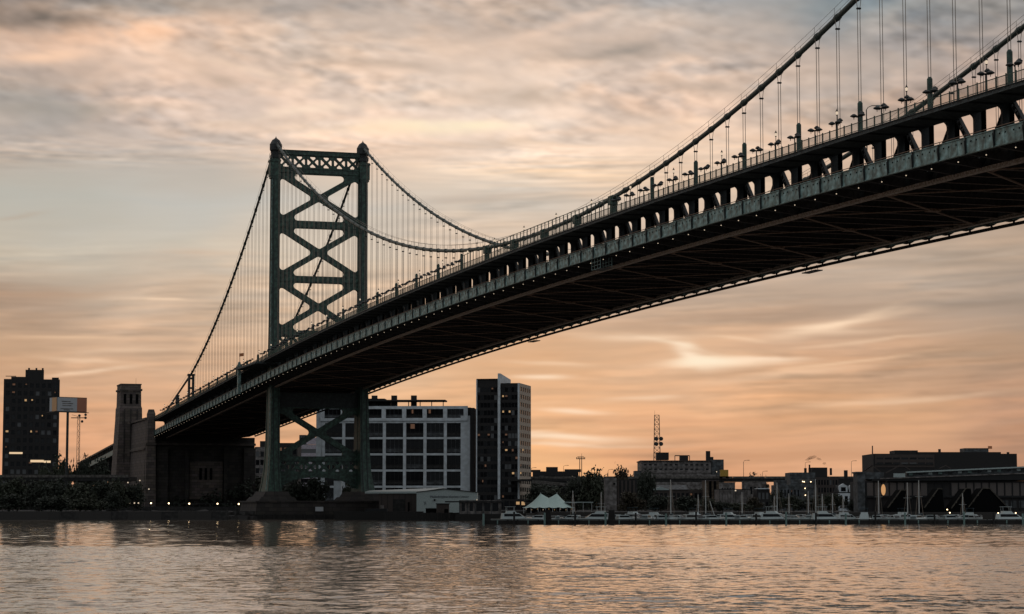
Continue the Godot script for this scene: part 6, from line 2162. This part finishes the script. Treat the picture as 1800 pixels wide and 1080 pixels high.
	var sails := [
		["sailing boat with a bare mast right of the marquee tent", 1007.0, 863.0, 520.0], ["sailing boat with the tall pale mast below the terrace row", 1178.0, 844.0, 508.0], ["sailing boat with a tall mast before the tan building", 1240.0, 845.0, 514.0], ["sailing boat with a pale mast right of the three-window house", 1364.6, 849.0, 512.0], ["sailing boat with a short mast beside the three-window house", 1358.0, 872.0, 524.0], ["sailing boat with the tallest mast before the factory block", 1431.0, 843.0, 506.0],
		["sailing boat with a thin mast right of the tallest one", 1443.0, 869.0, 520.0], ["sailing boat with a thin mast below the factory's right end", 1461.0, 868.0, 522.0], ["sailing boat moored before the pier shed's oval sign", 1540.0, 846.0, 516.0], ["sailing boat with a mast right of the first black canopy", 1591.0, 849.0, 514.0], ["sailing boat with a pale mast left of the second black canopy", 1612.0, 845.0, 510.0], ["sailing boat with a short mast left of the dormer houses", 1478.0, 872.0, 524.0],
	]
	sails.append_array([["sailing boat with a short bare mast left of the blank-walled block", 1056.0, 866.0, 528.0], ["sailing boat with a slim mast below the ribbed warehouse", 1302.0, 866.0, 532.0], ["sailing boat with a slim mast below the grey stepped building", 1384.0, 868.0, 530.0], ["sailing boat with a slim mast left of the tallest one", 1418.0, 864.0, 530.0], ["sailing boat with a slim mast between the third and widest canopies", 1688.0, 868.0, 524.0], ["sailing boat with a slim mast left of the tan building", 1226.0, 870.0, 530.0]])
	for e in sails:
		var k: float = e[3] / 3877.7
		var o := sail_boat(3.976 + (889.4 - e[2]) * k)
		o.name = numbered("sailing_boat")
		add_child(o)
		o.position = city((e[1] - 900.0) * k * 1.003, e[3], 0.0)
		o.rotation.y = -YAW + PI / 2 + rng.randf_range(-0.3, 0.3)
		tag(o, e[0], "sailing boat", "sailing boats moored in the marina")
	# boom crane leaning over the boats
	var c := thing("boat_hoist_spar", "pale spar leaning over the boats right of the tan building's mast", "spar", city(46.08, 508, 0.5), -YAW)
	var q := Shape.new()
	q.tube(Vector3(0.6, 0.5, 0), Vector3(-0.7, 4.6, 0), 0.1, 0.07, 6)
	part(c, "spar", q.mesh(M.mast))
	# smoke from a rooftop
	var smoke := Node3D.new()
	smoke.name = "smoke"
	add_child(smoke)
	smoke.set_meta("kind", "stuff")
	smoke.set_meta("label", "small grey puffs of smoke drifting above the factory roof")
	smoke.set_meta("category", "smoke")
	var fm := FogMaterial.new()
	fm.density = 0.35
	fm.albedo = Color(0.12, 0.11, 0.1)
	for e in [[1425.0, 805.0, 9.0, 3.2, 0.25], [1419.0, 808.0, 7.0, 2.2, 0.3], [1437.0, 807.5, 5.0, 2.0, -0.3], [1446.5, 815.5, 3.4, 2.2, 0.0]]:
		var k := 740.0 / 3877.7
		var f := FogVolume.new()
		f.name = "smoke_puff"
		f.shape = RenderingServer.FOG_VOLUME_SHAPE_ELLIPSOID
		f.size = Vector3(e[2] * 2.0 * k, e[3] * 2.0 * k, 1.6)
		f.material = fm
		f.position = city((e[0] - 900.0) * k * 1.003, 740.0, 3.976 + (889.4 - e[1]) * k)
		f.rotation = Vector3(0, -YAW, e[4])
		smoke.add_child(f, true)


# ---------------------------------------------------------------- scene
func _ready() -> void:
	var cam := Camera3D.new()
	cam.name = "camera"
	cam.position = EYE
	cam.rotation = Vector3(0.0899, -YAW, 0)
	cam.fov = 15.855
	cam.near = 0.5
	cam.far = 12000.0
	add_child(cam)
	cam.current = true
	var env := Environment.new()
	env.background_mode = Environment.BG_SKY
	env.tonemap_mode = Environment.TONE_MAPPER_LINEAR
	env.tonemap_exposure = 1.0
	env.sdfgi_enabled = true
	env.ssao_enabled = true
	env.ssil_enabled = true
	env.volumetric_fog_enabled = true
	env.volumetric_fog_density = 0.0
	var pano := PanoramaSkyMaterial.new()
	pano.panorama = make_sky()
	var sky := Sky.new()
	sky.sky_material = pano
	env.sky = sky
	var we := WorldEnvironment.new()
	we.name = "dusk_air"
	we.environment = env
	add_child(we)
	var sun := DirectionalLight3D.new()
	sun.name = "low_sun"
	sun.light_energy = 0.004
	sun.light_angular_distance = 20.0
	sun.light_color = Color(1.0, 0.68, 0.42)
	sun.shadow_enabled = true
	sun.rotation = Vector3(deg_to_rad(-4.0), PI - YAW - 0.03, 0)
	add_child(sun)

	rng.seed = 7
	make_materials()
	make_water()
	make_ground()
	make_bridge()
	make_piers()
	make_left_side()
	make_under_bridge()
	make_office_pair()
	make_marine_centre()
	make_right_side()
	make_trees()
	make_marina()
	make_deck_things()
	make_lamps()
